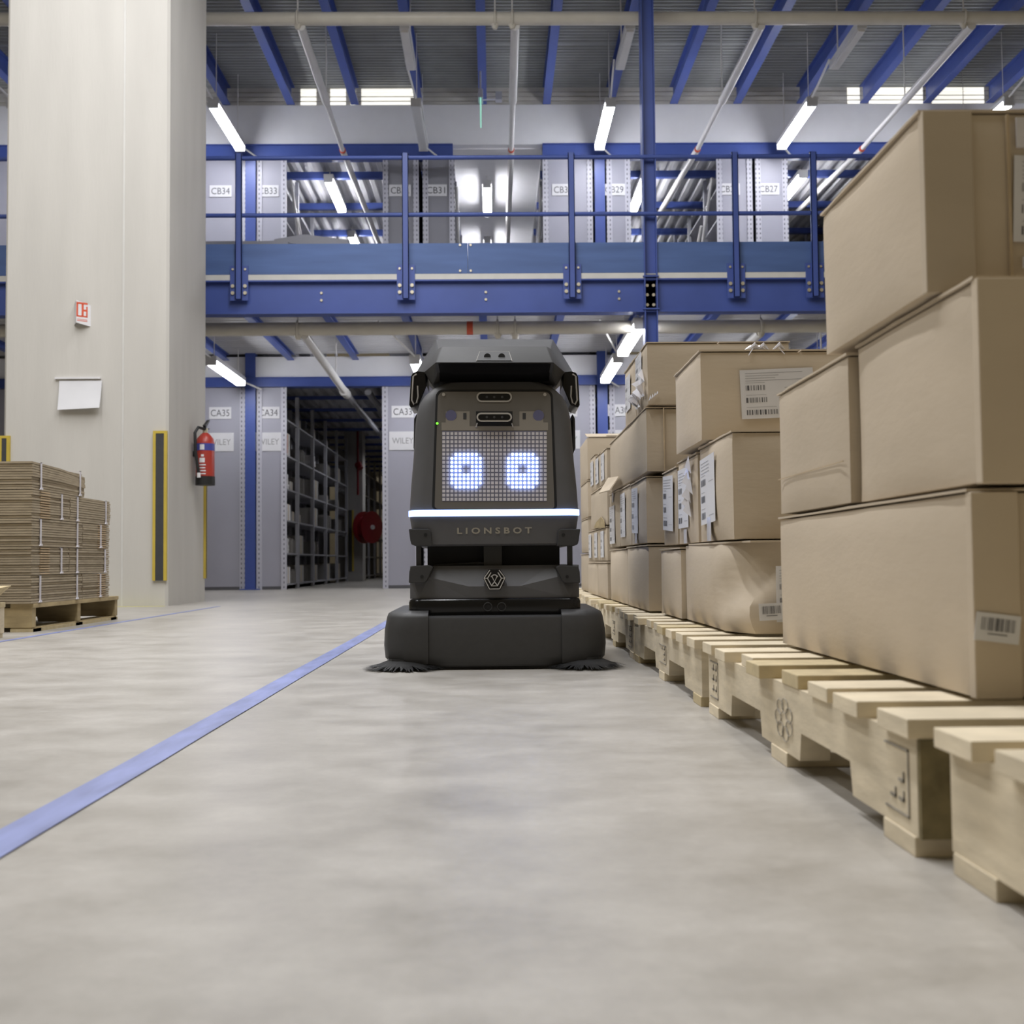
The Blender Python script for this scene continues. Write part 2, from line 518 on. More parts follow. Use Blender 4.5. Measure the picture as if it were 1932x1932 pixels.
for x in (-0.30, -0.20):
    for z in (3.065, 3.31):
        put_bolt(wk, x, RY - .012, z, .8)
for x in (-1.61, -0.06, 1.2):
    for z in (2.87, 2.80):
        put_bolt(wk, x, RY + .03, z, .9)
for x in BX:
    ibeam(x, RY + .13, W - .02, 2.90, 2.985, .08).build('joist', 'blue', wk)

gr = thing('guard_railing', 'blue tubular guard railing along the front of the walkway', 'railing', (0, RY - .05, 2.98))
for k, z in enumerate((4.14, 3.595)):
    MB().tube([(-9.5, RY - .035, z), (9.5, RY - .035, z)], .021, 10).build('rail', 'blue', gr, smooth=40)
for x in (-7.05, -5.49, -3.93, -2.372, -0.81, 0.755, 2.305, 3.05, 4.61, 6.17):
    p = MB()
    p.box(x - .03, x + .03, RY - .06, RY - .052, 2.80, 4.18)
    p.box(x - .03, x - .023, RY - .06, RY - .028, 2.80, 4.18).box(x + .023, x + .03, RY - .06, RY - .028, 2.80, 4.18)
    po = p.build('post', 'blue', gr)
    MB().box(x - .085, x + .085, RY - .028, RY - .018, 2.79, 3.12).build('base_plate', 'blue', po)
    for dx in (-.058, .058):
        for z, s in ((3.085, .8), (2.925, 1.25), (2.86, 1.25)):
            put_bolt(po, x + dx, RY - .028, z, s)

cx = 1.497
sc = thing('steel_column', 'tall blue steel column rising through the walkway edge', 'column', (cx, RY, 0))
b = MB().box(cx - .062, cx - .052, RY - .035, RY + .12, 0, 8).box(cx + .052, cx + .062, RY - .035, RY + .12, 0, 8)
b.box(cx - .055, cx + .055, RY + .03, RY + .042, 0, 8)
b.build('shaft', 'blue', sc)
for z in (2.69, 3.0):
    MB().box(cx - .075, cx + .075, RY - .045, RY + .02, z - .006, z + .006).build('stiffener', 'blue', sc)
for z in (2.74, 2.835, 2.925):
    for dx in (-.03, .03):
        put_bolt(sc, cx + dx, RY + .03, z, 1.1)
for x in (-7.4, 6.0):
    pass

# grey sheet lying on the walkway behind the toe board
s0 = thing('sheet_stack', 'long dark grey sheet metal pieces lying behind the toe board on the walkway', 'metal sheet', (-2.2, 11.3, 3.04))
MB().box(-3.6, -2.0, 11.1, 11.7, 3.04, 3.50).build('lower_sheet', 'panel_dark', s0, bevel=.01)
m_ = MB(); m_.prism([(-2.15, 11.15, 3.5), (-1.42, 11.15, 3.44), (-1.42, 11.15, 3.52), (-1.85, 11.15, 3.575), (-2.15, 11.15, 3.53)], (0, .5, 0))
m_.build('upper_sheet', 'panel_dark', s0)

# ================================================================== SHELVING
def sign(parent, name, s, x, y, z, w, h, tw, th):
    b = MB().box(x - w / 2, x + w / 2, y - .006, y - .001, z - h / 2, z + h / 2, 0)
    put_text(b, s, (x, y - .0075, z), (1, 0, 0), (0, 0, 1), tw, th, 1)
    return b.build(name, ['paper', 'ink_grey' if s == 'WILEY' else 'ink'], parent)


LEV_LOW = (0.07, 0.46, 0.88, 1.28, 1.71, 2.17)
LEV_UP = (3.12, 3.52, 3.92, 4.32, 4.72, 5.12)


def shelving(label, code, x0, x1, z0, z1, face, nb, levels, sign_x=None, dark=False, wiley=False, px0=None, px1=None):
    """a run of steel shelving going away from the camera; face = -1/+1/0: open side"""
    r = thing('shelving_run', label, 'shelving', ((x0 + x1) / 2, W, z0), 'shelving runs behind the walkway')
    pm = 'panel_dark' if dark else 'panel'
    ep = MB().box(x0, x1, W + .015, W + .03, z0 + .04, z1).build('end_panel', pm, r)
    pw = .07
    for xa, xb in ((x0, x0 + pw), (x1 - pw, x1)):
        MB().box(xa, xb, W + .002, W + .02, z0, z1).build('end_upright', 'perf', r)
    MB().box(x0, x1, W + .012, W + .016, z0, z0 + .04).build('plinth', 'rack_back', r)
    if code:
        sx = (x0 + x1) / 2 if sign_x is None else sign_x
        zz = z0 + (2.24 if z0 < 1 else 2.05)
        sign(ep, 'code_card', code, sx, W + .012, zz, .28, .15, .235, .085)
        if wiley:
            sign(ep, 'name_card', 'WILEY', sx + .0, W + .012, 1.87, .345, .235, .27, .075)
    if face == 0:
        MB().box(x0 + .02, x1 - .02, W + .05, W + 6, z0, z1).build('carcass', 'rack_back', r)
        return r
    L = 1.27
    xo = x1 if face > 0 else x0
    xb = x0 if face > 0 else x1
    MB().box(min(xb, xb + .01 * face), max(xb, xb + .01 * face), W + .05, W + nb * L, z0, z1).build('back_sheet', 'rack_back', r)
    for k in range(1, nb + 1):
        y = W + k * L - .35
        for xx in (xo - .045 * face, xb + .012 * face):
            a, c = sorted((xx, xx + .045 * face))
            MB().box(a, c, y - .03, y + .03, z0, z1).build('upright', 'rack', r)
    for z in levels:
        ya = W + .05
        for k in range(nb):
            yb = W + (k + 1) * L - .35
            a, c = sorted((xo - .012 * face, xb + .01 * face))
            MB().box(a, c, ya, yb, z - .02, z).build('shelf', 'rack', r)
            ya = yb
    return r


CARTON_GROUP = 'cartons stacked on the row of pallets'
low = [
    ('grey shelving run at ground level beside the fire extinguisher, its end card reading CA35', 'CA35', -3.82, -3.14, 0, -3.46, True),
    ('grey ground level shelving run left of the open dark aisle, its end card reading CA34', 'CA34', -3.0, -2.62, 1, -2.85, True),
    ('grey ground level shelving run right of the open dark aisle, its end card reading CA33', 'CA33', -1.41, -0.93, 0, -1.15, True),
    ('grey ground level shelving run behind the robot, left of the centre aisle', 'CA32', -0.89, -0.47, 0, None, True),
    ('grey ground level shelving run just right of the robot, before the blue column', 'CA31', 0.66, 1.30, 0, 0.93, True),
    ('grey ground level shelving run right of the blue column, its end card reading CA30', 'CA30', 1.48, 1.79, 0, 1.60, True),
]
for lb, code, x0, x1, face, sx, wl in low:
    shelving(lb, code, x0, x1, 0.0, 2.56, face, 5, LEV_LOW, sx, False, wl)
up = [
    ('pale grey upper shelving run next to the pillar, its card reading CB34', 'CB34', -3.82, -3.14, 0, -3.46, False),
    ('pale grey upper shelving run right of the left blue column, its card reading CB33', 'CB33', -3.0, -2.62, 1, -2.86, False),
    ('dark grey upper shelving run with a card reading CB32 partly behind a railing post', 'CB32', -1.39, -0.93, -1, -1.17, True),
    ('dark grey upper shelving run left of the bright centre aisle, its card reading CB31', 'CB31', -0.88, -0.47, 1, -0.71, True),
    ('grey upper shelving run right of the bright centre aisle, its card reading CB30', 'CB30', 0.66, 1.30, -1, 0.92, False),
    ('grey upper shelving run right of the right blue column, its card reading CB29', 'CB29', 1.48, 1.79, 0, 1.58, False),
    ('pale upper shelving run right of the tall steel column, its card reading CB28', 'CB28', 2.90, 3.36, -1, 3.06, False),
    ('pale upper shelving run at the right of its pair, its card reading CB27', 'CB27', 3.40, 3.82, 0, 3.57, False),
]
for lb, code, x0, x1, face, sx, dk in up:
    shelving(lb, code, x0, x1, 3.04, 5.50, face, 4, LEV_UP, sx, dk)
shelving('upper shelving run half hidden by the topmost carton at the right', None, 4.98, 5.6, 3.04, 5.5, -1, 4, LEV_UP)
shelving('upper shelving run seen in the gap left of the pillar', None, -6.9, -5.95, 3.04, 5.5, 1, 3, LEV_UP)
shelving('ground level shelving run seen in the gap left of the pillar', None, -6.9, -5.95, 0, 2.56, 0, 3, LEV_LOW)

# white diagonal braces inside the upper aisles
for x, ya, yb, za, zb in ((-2.60, 14.6, 16.0, 5.3, 3.9), (-2.60, 15.0, 16.6, 5.0, 4.0), (-0.45, 14.6, 16, 5.2, 3.6), (0.64, 14.6, 16, 5.2, 3.6),
                          (2.88, 14.6, 16.2, 5.3, 3.9), (2.88, 15.4, 17, 4.9, 3.9), (4.96, 14.6, 16.2, 5.3, 3.9)):
    nb_ = min((o for o in COL.objects if o.name.startswith('shelving_run') and WL[o.name].z > 1), key=lambda o: abs(WL[o.name].x - x))
    MB().tube([(x, ya, za), (x, yb, zb)], .02, 6).build('brace', 'branch', nb_)

for x, lb in ((-3.07, 'blue steel column between the CA35 and CA34 shelving ends'), (1.39, 'blue steel column between the CA31 and CA30 shelving ends')):
    r = thing('shelving_column', lb, 'column', (x, W, 0))
    b = MB().box(x - .065, x + .065, W - .04, W - .03, 0, 5.51).box(x - .065, x + .065, W + .06, W + .07, 0, 5.51).box(x - .005, x + .005, W - .03, W + .06, 0, 5.51)
    b.box(x - .065, x - .055, W - .035, W + .06, 0, 5.51)
    b.build('shaft', 'blue', r)
    MB().box(x - .12, x + .12, W - .1, W + .1, 0, .012).build('base_plate', 'blue', r)

# second run deeper in the dark aisle, pillar and hose reel between them
r = thing('shelving_run', 'far dark shelving run beyond the hose reel in the aisle', 'shelving', (-2.8, 21.5, 0), 'shelving runs behind the walkway')
MB().box(-3.0, -2.99, 21.5, 29, 0, 2.56).build('back_sheet', 'rack_back', r)
for k in range(7):
    y = 21.6 + k * 1.2
    MB().box(-2.665, -2.62, y - .03, y + .03, 0, 2.56).build('upright', 'rack', r)
for z in LEV_LOW:
    MB().box(-2.99, -2.63, 21.5, 29, z - .025, z).build('shelf', 'rack', r)
ap = thing('aisle_pillar', 'grey concrete pillar standing in the dark aisle behind the hose reel', 'pillar', (-2.5, 20.75, 0))
MB().box(-2.70, -2.37, 20.55, 21.0, 0, 2.72).build('shaft', 'far_concrete', ap, bevel=.01)
b = MB().box(-2.63, -2.56, 20.53, 20.55, .18, 1.28, 0).box(-2.66, -2.63, 20.53, 20.555, .18, 1.28, 1).box(-2.56, -2.53, 20.53, 20.555, .18, 1.28, 1)
b.build('corner_guard', ['rubber', 'yellow'], ap)
hr = thing('hose_reel', 'dark red fire hose reel on the aisle pillar', 'hose reel', (-2.24, 20.2, .67))
RC = Vector((-2.24, 20.20, .955)); RA = Vector((.82, -.57, 0))
for q in (-.10, .08):
    MB().tube([RC + RA * q, RC + RA * (q + .02)], .285, 28).build('disc', 'dark_red', hr, smooth=40)
MB().tube([RC - RA * .08, RC + RA * .08], .2, 24).build('hose', 'dark_red', hr, smooth=40)
MB().tube([RC + RA * .10, RC + RA * .13], .04, 12).build('hub', 'white_box', hr, smooth=40)
MB().box(-2.42, -2.38, 20.36, 20.55, .9, 1.0).build('bracket', 'dark_red', hr)
MB().tube([(-2.45, 20.52, 2.7), (-2.45, 20.52, 1.55)], .018, 8).build('supply_pipe', 'dark_red', hr)
MB().tube([(-2.45, 20.5, 2.12), (-2.40, 20.46, 2.02)], .06, 10).build('valve', 'dark_red', hr, smooth=40)

# goods on the dark shelves
rs = random.Random(7)
bays = ['first', 'second', 'third', 'fourth', 'fifth']
levn = ['bottom', 'second lowest', 'third lowest', 'third highest', 'second highest', 'top']
goods = {(0, 0): 'bs', (0, 1): 'ws', (0, 2): 'bk', (0, 3): 'wk', (0, 4): 'r', (1, 0): 'g', (1, 1): 'g', (1, 2): 'k', (1, 3): 's', (1, 5): 'k',
         (2, 0): 'g', (2, 2): 'g', (2, 3): 'g', (2, 4): 'w', (2, 5): 'k', (3, 0): 'g', (3, 2): 's', (3, 3): 'k', (3, 4): 's', (4, 0): 'g', (4, 2): 's', (4, 3): 'k',
         (4, 4): 'g', (3, 5): 'k', (2, 1): 's', (1, 4): 's'}
adj = {'b': ('pale carton', 'white_box', .30, .24), 'w': ('white book stack', 'white_box', .20, .20), 'r': ('red edged white carton', 'white_box', .30, .27),
       'g': ('grey carton', 'grey_box', .42, .26), 'k': ('small grey packet', 'grey_box', .22, .12), 's': ('row of dark books', 'spine', .55, .21)}
for (bay, lev), kinds in goods.items():
    ya = W + .12 if bay == 0 else W + bay * 1.27 - .35 + .10
    y = ya
    for kd in kinds:
        nm, mt, ly, hz = adj[kd]
        ly *= rs.uniform(.85, 1.1); hz = min(hz * rs.uniform(.85, 1.1), .33)
        z = LEV_LOW[lev]
        lab = f'{nm} on the {levn[lev]} shelf, {bays[bay]} bay of the dark aisle'
        gp = 'goods on the dark aisle shelves'
        if kd == 's':
            o = thing('book_row', lab, 'books', (-2.75, y + ly / 2, z), gp)
            yy = y
            while yy < y + ly - .03:
                t = rs.uniform(.025, .045); hh = hz * rs.uniform(.75, 1.0)
                MB().box(-2.86, -2.64 - rs.uniform(0, .03), yy, yy + t - .002, z, z + hh).build('book', 'spine', o)
                yy += t
        elif kd == 'w':
            o = thing('book_stack', lab, 'books', (-2.75, y + ly / 2, z), gp)
            zz = z
            while zz < z + hz - .02:
                t = rs.uniform(.03, .045); d = rs.uniform(-.01, .01)
                MB().box(-2.86, -2.65 + d, y + d, y + ly + d, zz, zz + t - .002).build('book', 'white_box', o)
                zz += t
        else:
            o = thing('carton', lab, 'carton', (-2.75, y + ly / 2, z), gp)
            MB().box(-2.88, -2.645, y, y + ly, z, z + hz).build('body', mt, o, bevel=.005)
            MB().box(-2.88, -2.643, y + ly * .44, y + ly * .56, z + .004, z + hz + .002).build('tape', 'card_edge', o)
            if kd == 'r':
                MB().box(-2.646, -2.641, y + .01, y + .06, z + .03, z + hz - .02).build('red_label', 'sign_red', o)
        y += ly + .06

# ================================================================== PIPES AND LAMPS
def sprinkler_main(z, label, band_x=None):
    r = thing('sprinkler_pipe', label, 'pipe', (0, 11.0, z))
    MB().tube([(-9.5, 11.0, z), (9.5, 11.0, z)], .064, 18).build('pipe', 'pipe', r, smooth=40)
    for x in (-1.89, 0.05, 0.22, 2.62, 4.7):
        a = MB()
        pts = [(x, 11.0 + .075 * math.cos(t), z + .075 * math.sin(t)) for t in [k * math.pi / 8 for k in range(17)]]
        a.tube(pts, .012, 6, cap=False)
        a.tube([(x, 11.0, z - .06), (x, 11.0, z - .105)], [.04, .02], 8)
        a.build('clamp', 'pipe', r, smooth=40)
        MB().tube([(x, 11.0, z + .07), (x, 11.0, z + (.62 if z > 5 else .3))], .008, 6).build('hanger_rod', 'branch', r)
    if band_x is not None:
        MB().tube([(band_x - .03, 11.0, z), (band_x + .03, 11.0, z)], .0665, 18).build('red_band', 'sign_red', r, smooth=40)


sprinkler_main(5.675, 'thick cream sprinkler pipe crossing the top of the picture under the deck')
sprinkler_main(2.60, 'thick cream sprinkler pipe with a red band below the walkway beam', -0.22)

for x, x2, ye, lab in ((-1.86, -1.79, 18.5, 'thin white branch pipe running back from the upper pipe, nearest the pillar'),
                       (0.25, 0.25, 18.5, 'thin white branch pipe running straight back along the middle of the upper deck'),
                       (2.68, 2.42, 17.5, 'thin white branch pipe running back just right of the tall steel column'),
                       (4.78, 4.42, 17.5, 'thin white branch pipe ending above the tall carton stack at the right')):
    r = thing('branch_pipe', lab, 'pipe', (x, 11.0, 5.5))
    xm = x + (x2 - x) * (12.6 - 11) / (ye - 11)
    xn = x + (x2 - x) * (13.9 - 11) / (ye - 11)
    MB().tube([(x, 11.0, 5.60), (xm, 12.6, 5.5)], .045, 12).build('pipe', 'branch', r, smooth=40)
    MB().tube([(xm, 12.6, 5.5), (xn, 13.9, 5.42)], .030, 12).build('pipe', 'branch', r, smooth=40)
    MB().tube([(xn, 13.9, 5.42), (x2, ye, 5.40)], .038, 12).build('pipe', 'branch', r, smooth=40)
    MB().tube([(xn, 13.86, 5.42), (xn, 13.9, 5.42)], .039, 12).build('red_band', 'sign_red', r)
    MB().tube([(xm, 12.6, 5.5), (xm, 12.6, DZ)], .008, 6).build('hanger_rod', 'branch', r)
r = thing('branch_pipe', 'white branch pipe under the walkway ending in a rounded cap before the aisle', 'pipe', (-1.83, 11.0, 2.48))
MB().tube([(-1.83, 11.0, 2.545), (-1.845, 14.25, 2.45)], .045, 12).build('pipe', 'branch', r, smooth=40)
MB().tube([(-1.845, 14.0, 2.45), (-1.845, 14.3, 2.45), (-1.845, 14.36, 2.45)], [.058, .058, .03], 12).build('end_cap', 'branch', r, smooth=40)
MB().tube([(-1.84, 13.3, 2.47), (-1.84, 13.3, 2.98)], .008, 6).build('hanger_rod', 'branch', r)
MB().tube([(-1.845, 14.36, 2.45), (-1.9, 24, 2.45)], .04, 8).build('back_pipe', 'rack', r)
r = thing('branch_pipe', 'grey pipe running deep into the dark aisle near its ceiling', 'pipe', (-1.55, 14.6, 2.5))
MB().tube([(-1.62, 14.7, 2.54), (-1.62, 24, 2.5)], .045, 8).build('pipe', 'rack', r)
r = thing('branch_pipe', 'short white pipe stub under the walkway above the robot head', 'pipe', (0.25, 11.0, 2.5))
MB().tube([(0.22, 11.0, 2.54), (0.22, 11.6, 2.44)], .04, 12).build('pipe', 'branch', r, smooth=40)
r = thing('branch_pipe', 'white pipe stub under the walkway above the cartons at the right', 'pipe', (2.62, 11.0, 2.5))
MB().tube([(2.62, 11.0, 2.54), (2.55, 12.0, 2.46)], .045, 12).build('pipe', 'branch', r, smooth=40)


def lamp(x, y0, y1, z, label, on='lamp_on', hang=None, cable=True):
    r = thing('tube_lamp', label, 'lamp', (x, (y0 + y1) / 2, z), 'tube lamps on both floors')
    MB().box(x - .062, x + .062, y0, y1, z + .028, z + .08).build('housing', 'lamp_body', r)
    for ya, yb in ((y0 - .01, y0 + .03), (y1 - .03, y1 + .01)):
        MB().box(x - .058, x + .058, ya, yb, z - .026, z + .07).build('end_cap', 'lamp_body', r)
    MB().box(x - .052, x + .052, y0 + .03, y1 - .03, z - .024, z + .028).build('diffuser', on, r, bevel=.012)
    if hang:
        for y in (y0 + .15, y1 - .15):
            MB().tube([(x, y, z + .08), (x, y, hang)], .005, 6).build('hanger_rod', 'branch', r)
    return r


def conduit(r, pts):
    MB().tube(pts, .012, 6).build('conduit', 'branch', r)


for x, lab, on in ((-5.42, 'lit tube lamp under the upper deck in the gap left of the pillar', 'lamp_cool'),
                   (-3.15, 'lit tube lamp under the upper deck beside the concrete pillar', 'lamp_cool'),
                   (-0.85, 'unlit tube lamp hanging below the upper deck left of centre', 'lamp_body'),
                   (1.37, 'lit tube lamp under the upper deck just left of the tall steel column', 'lamp_cool'),
                   (3.68, 'lit tube lamp under the upper deck right of the tall steel column', 'lamp_cool'),
                   (5.95, 'lit tube lamp under the upper deck above the topmost carton', 'lamp_cool')):
    r = lamp(x, 12.75, 14.15, 5.53, lab, on, DZ)
    conduit(r, [(x, 14.15, 5.58), (x + .18, 14.36, 5.50)])
    conduit(r, [(x, 12.75, 5.6), (x - .05, 11.9, 5.66)])
for x, lab in ((-0.85, 'unlit cream tube lamp end-on under the top pipe, left of centre'), (1.40, 'unlit cream tube lamp by the top pipe beside the steel column'),
               (3.72, 'unlit cream tube lamp by the top pipe right of the steel column')):
    r = thing('tube_lamp', lab, 'lamp', (x, 11.4, 5.62), 'tube lamps on both floors')
    MB().box(x - .05, x + .05, 11.1, 12.05, 5.62, 5.70).build('housing', 'lamp_body', r)
    MB().box(x - .035, x + .035, 11.12, 12.0, 5.595, 5.62).build('diffuser', 'branch', r)
    MB().tube([(x, 11.9, 5.7), (x, 11.9, DZ)], .008, 6).build('hanger_rod', 'branch', r)
for x, y0, lab in ((-3.13, 12.6, 'lit tube lamp under the walkway beside the concrete pillar'),
                   (-0.87, 12.6, 'lit tube lamp under the walkway at the left edge of the robot head'),
                   (1.40, 12.6, 'lit tube lamp under the walkway right of the robot, the farther of two'),
                   (1.41, 10.75, 'lit tube lamp under the walkway right of the robot, the nearer of two'),
                   (3.68, 12.6, 'lit tube lamp under the walkway hidden behind the cartons')):
    r = lamp(x, y0, y0 + 1.5, 2.56, lab, 'lamp_on', 2.98)
    if y0 > 12:
        conduit(r, [(x, y0 + 1.5, 2.6), (x + .2, 14.35, 2.53)])
        conduit(r, [(x - .3, 11.6, 2.8), (x, y0, 2.62)])
for x, y0, z, lab in ((-2.15, 14.85, 5.38, 'lit tube lamp in the upper aisle behind the CB33 card'), (-2.17, 17.4, 5.38, 'small far tube lamp low in the upper aisle behind CB33'),
                      (-0.06, 15.4, 5.48, 'lit tube lamp in the bright white centre aisle'), (-0.07, 18.1, 5.48, 'far tube lamp at the toe board in the white centre aisle'),
                      (2.05, 14.9, 5.38, 'lit tube lamp in the upper aisle beside the tall steel column'),
                      (4.12, 14.75, 5.38, 'lit tube lamp in the upper aisle right of the CB27 card'), (2.05, 17.4, 5.38, 'far tube lamp in the upper aisle near the steel column foot')):
    lamp(x, y0, y0 + 1.35, z, lab, 'lamp_aisle', 5.66 if abs(x) < .3 else 5.56)

for y0, lab in ((16.9, 'unseen tube lamp added to brighten the dark aisle, tucked behind the CA33 shelving end'), (20.6, 'unseen tube lamp added to brighten the deep end of the dark aisle')):
    lamp(-1.52, y0, y0 + 1.2, 2.52, lab, 'lamp_added_fill', 2.72)  # added fill lamps, out of view, to brighten the dark aisle shelves

ex = thing('exit_sign', 'small green edge lit exit sign hanging from the upper deck beam', 'sign', (-0.12, 13.4, 5.5))
MB().box(-.15, -.09, 13.3, 13.5, 5.84, 5.95).build('housing', 'panel', ex, bevel=.008)
MB().box(-.125, -.113, 13.3, 13.5, 5.55, 5.84).build('plate', 'exit_green', ex)
MB().box(.06, .14, 13.7, 13.8, 5.98, 6.08).build('junction_box', 'panel', ex)
MB().tube([(-.12, 13.4, 5.95), (-.12, 13.4, 6.2)], .012, 6).build('hanger_rod', 'panel', ex)
MB().tube([(-.12, 13.6, 5.93), (.1, 13.75, 6.0)], .01, 6).build('cable', 'panel', ex)

# ================================================================== CONCRETE PILLAR AND WHAT HANGS ON IT
PX0, PX1, PY0, PY1 = -3.865, -2.57, 9.0, 10.15
pl = thing('concrete_pillar', 'massive pale concrete pillar at the left of the aisle', 'pillar', ((PX0 + PX1) / 2, 9.5, 0))
b = MB(); c_ = .02
ring = [(PX0 + c_, PY0), (PX1 - c_, PY0), (PX1, PY0 + c_), (PX1, PY1), (PX0, PY1), (PX0, PY0 + c_)]
b.loft([[(x, y, z) for x, y in ring] for z in (0, .4, 1.2, 2.5, 4, DZ + .3)])
b.build('shaft', 'pillar', pl)
MB().box(-2.935, -2.92, PY0 - .003, PY0, 0, DZ).build('joint_line', 'edge_white', pl)


def guard(x0, x1, z0, z1, label):
    r = thing('corner_guard', label, 'guard', ((x0 + x1) / 2, PY0, z0))
    MB().box(x0 + .022, x1 - .03, PY0 - .02, PY0, z0, z1).build('rubber_core', 'rubber', r)
    MB().box(x0, x0 + .022, PY0 - .022, PY0, z0, z1).build('yellow_edge', 'yellow', r)
    MB().box(x1 - .03, x1 - .006, PY0 - .022, PY0, z0, z1).build('yellow_edge', 'yellow', r)
    MB().box(x0, x1 - .006, PY0 - .022, PY0, z1, z1 + .02).build('yellow_top', 'yellow', r)


guard(-2.684, -2.567, .20, 1.36, 'black and yellow corner guard beside the fire extinguisher')
guard(-3.89, -3.80, .25, 1.33, 'black and yellow guard rising behind the stacked flat cartons')
r = thing('corner_guard', 'thin yellow guard edge on the rear corner of the pillar', 'guard', (PX1, PY1 - .03, .2))
MB().box(PX1, PX1 + .02, PY1 - .05, PY1 + .0, .2, 1.2).build('rubber_core', 'yellow', r)
MB().box(PX1, PX1 + .022, PY1 - .035, PY1 - .015, .2, 1.2).build('black_core', 'rubber', r)

sg = thing('extinguisher_sign', 'small folded white sign with a red extinguisher symbol on the pillar', 'sign', (-3.25, PY0, 2.23))
b = MB(); zt, zb = 2.415, 2.235
apx, apy = -3.275, PY0 - .07
b.add([(-3.315, PY0, zt - .02), (apx, apy, zt), (apx, apy, zb), (-3.315, PY0, zb - .01)], [(0, 1, 2, 3)])
b.add([(apx, apy, zt), (-3.185, PY0, zt - .03), (-3.185, PY0, zb - .02), (apx, apy, zb)], [(0, 1, 2, 3)])
b.build('sign_plate', 'white_box', sg)


def on_wing(s, z):
    return (apx + (-3.185 - apx) * s - .003, apy + (PY0 - apy) * s - .003, z)


b = MB()
for s0, s1, z0, z1 in ((.05, .82, 2.385, 2.40), (.05, .82, 2.283, 2.295), (.05, .17, 2.29, 2.39), (.40, .55, 2.29, 2.39), (.72, .82, 2.29, 2.37), (.55, .72, 2.33, 2.345),
                       (.1, .8, 2.25, 2.256), (.1, .8, 2.262, 2.266)):
    b.add([on_wing(s0, z0), on_wing(s1, z0), on_wing(s1, z1), on_wing(s0, z1)], [(0, 1, 2, 3)])
b.build('symbol', 'sign_red', sg)

nt = thing('notice_holder', 'blank white paper notice hanging in a holder on the pillar', 'notice', (-3.27, PY0, 1.53))
MB().box(-3.458, -3.10, PY0 - .02, PY0, 1.797, 1.812).build('hanging_rail', 'white_box', nt)
b = MB(); nn = 8
vs = []
for j in range(nn + 1):
    for i in range(2):
        t = j / nn
        vs.append((-3.425 + i * .335, PY0 - .012 - .035 * t ** 1.5 - .02 * i * t, 1.783 - .235 * t + .012 * i * t))
b.add(vs, [(2 * j, 2 * j + 1, 2 * j + 3, 2 * j + 2) for j in range(nn)])
b.build('paper_sheet', 'paper', nt, smooth=60)
b = MB()
for k in range(5):
    b.box(-3.38, -3.33 + .01 * (k % 3), PY0 - .03, PY0 - .028, 1.70 - k * .014, 1.703 - k * .014)

fe = thing('fire_extinguisher', 'red fire extinguisher with a black hose on the side of the pillar', 'fire extinguisher', (PX1 + .09, 9.72, .97))
ex_x, ex_y = PX1 + .10, 9.76
z0 = 1.0
prof = [(.0, .062), (.02, .075), (.06, .078), (.061, .078)]
b = MB(); b.tube([(ex_x, ex_y, z0 + .09 * 0), (ex_x, ex_y, z0 + .075)], .082, 24); b.build('black_base', 'black', fe, smooth=40)
b = MB(); b.tube([(ex_x, ex_y, z0 + z) for z in (.075, .36, .40, .43, .45)], [.078, .078, .070, .045, .025], 24); b.build('cylinder', 'red', fe, smooth=40)
b = MB(); b.tube([(ex_x, ex_y, z0 + .295), (ex_x, ex_y, z0 + .355)], .0795, 24); b.build('blue_band', 'band_blue', fe, smooth=40)
b = MB()
for k, (za, zb, a0, a1) in enumerate(((.30, .345, -.35, .15), (.19, .23, -.4, .2), (.165, .175, -.4, .3), (.14, .15, -.4, .25), (.115, .125, -.4, .3), (.24, .26, -.2, .1), (.09, .10, -.3, .3))):
    pts = [(ex_x + .080 * math.sin(a), ex_y - .080 * math.cos(a)) for a in [a0 + (a1 - a0) * t / 4 for t in range(5)]]
    b.add([(x, y, z0 + z) for z in (za, zb) for x, y in pts], [(i, i + 1, i + 6, i + 5) for i in range(4)])
tag(b.build('print', 'white_box', fe), kind='stuff')
MB().tube([(ex_x, ex_y, z0 + .45), (ex_x, ex_y, z0 + .49)], .022, 12).build('valve', 'steel', fe, smooth=40)
b = MB().prism([(ex_x - .012, ex_y - .02, z0 + .49), (ex_x - .012, ex_y + .1, z0 + .56), (ex_x - .012, ex_y + .1, z0 + .575), (ex_x - .012, ex_y - .04, z0 + .51)], (.024, 0, 0))
b.prism([(ex_x - .012, ex_y - .02, z0 + .475), (ex_x - .012, ex_y + .09, z0 + .49), (ex_x - .012, ex_y + .09, z0 + .50), (ex_x - .012, ex_y - .02, z0 + .49)], (.024, 0, 0))
b.build('handle', 'black', fe)
MB().tube([(ex_x, ex_y - .02, z0 + .48), (ex_x - .04, ex_y - .08, z0 + .49), (ex_x - .06, ex_y - .11, z0 + .44), (ex_x - .055, ex_y - .11, z0 + .28), (ex_x - .03, ex_y - .10, z0 + .10)], .013, 8).build('hose', 'black', fe, smooth=60)
MB().tube([(ex_x - .03, ex_y - .10, z0 + .10), (ex_x - .028, ex_y - .10, z0 + .06)], .016, 8).build('nozzle', 'white_box', fe)
MB().box(PX1, PX1 + .03, ex_y - .03, ex_y + .03, z0 + .25, z0 + .29).build('wall_bracket', 'black', fe)

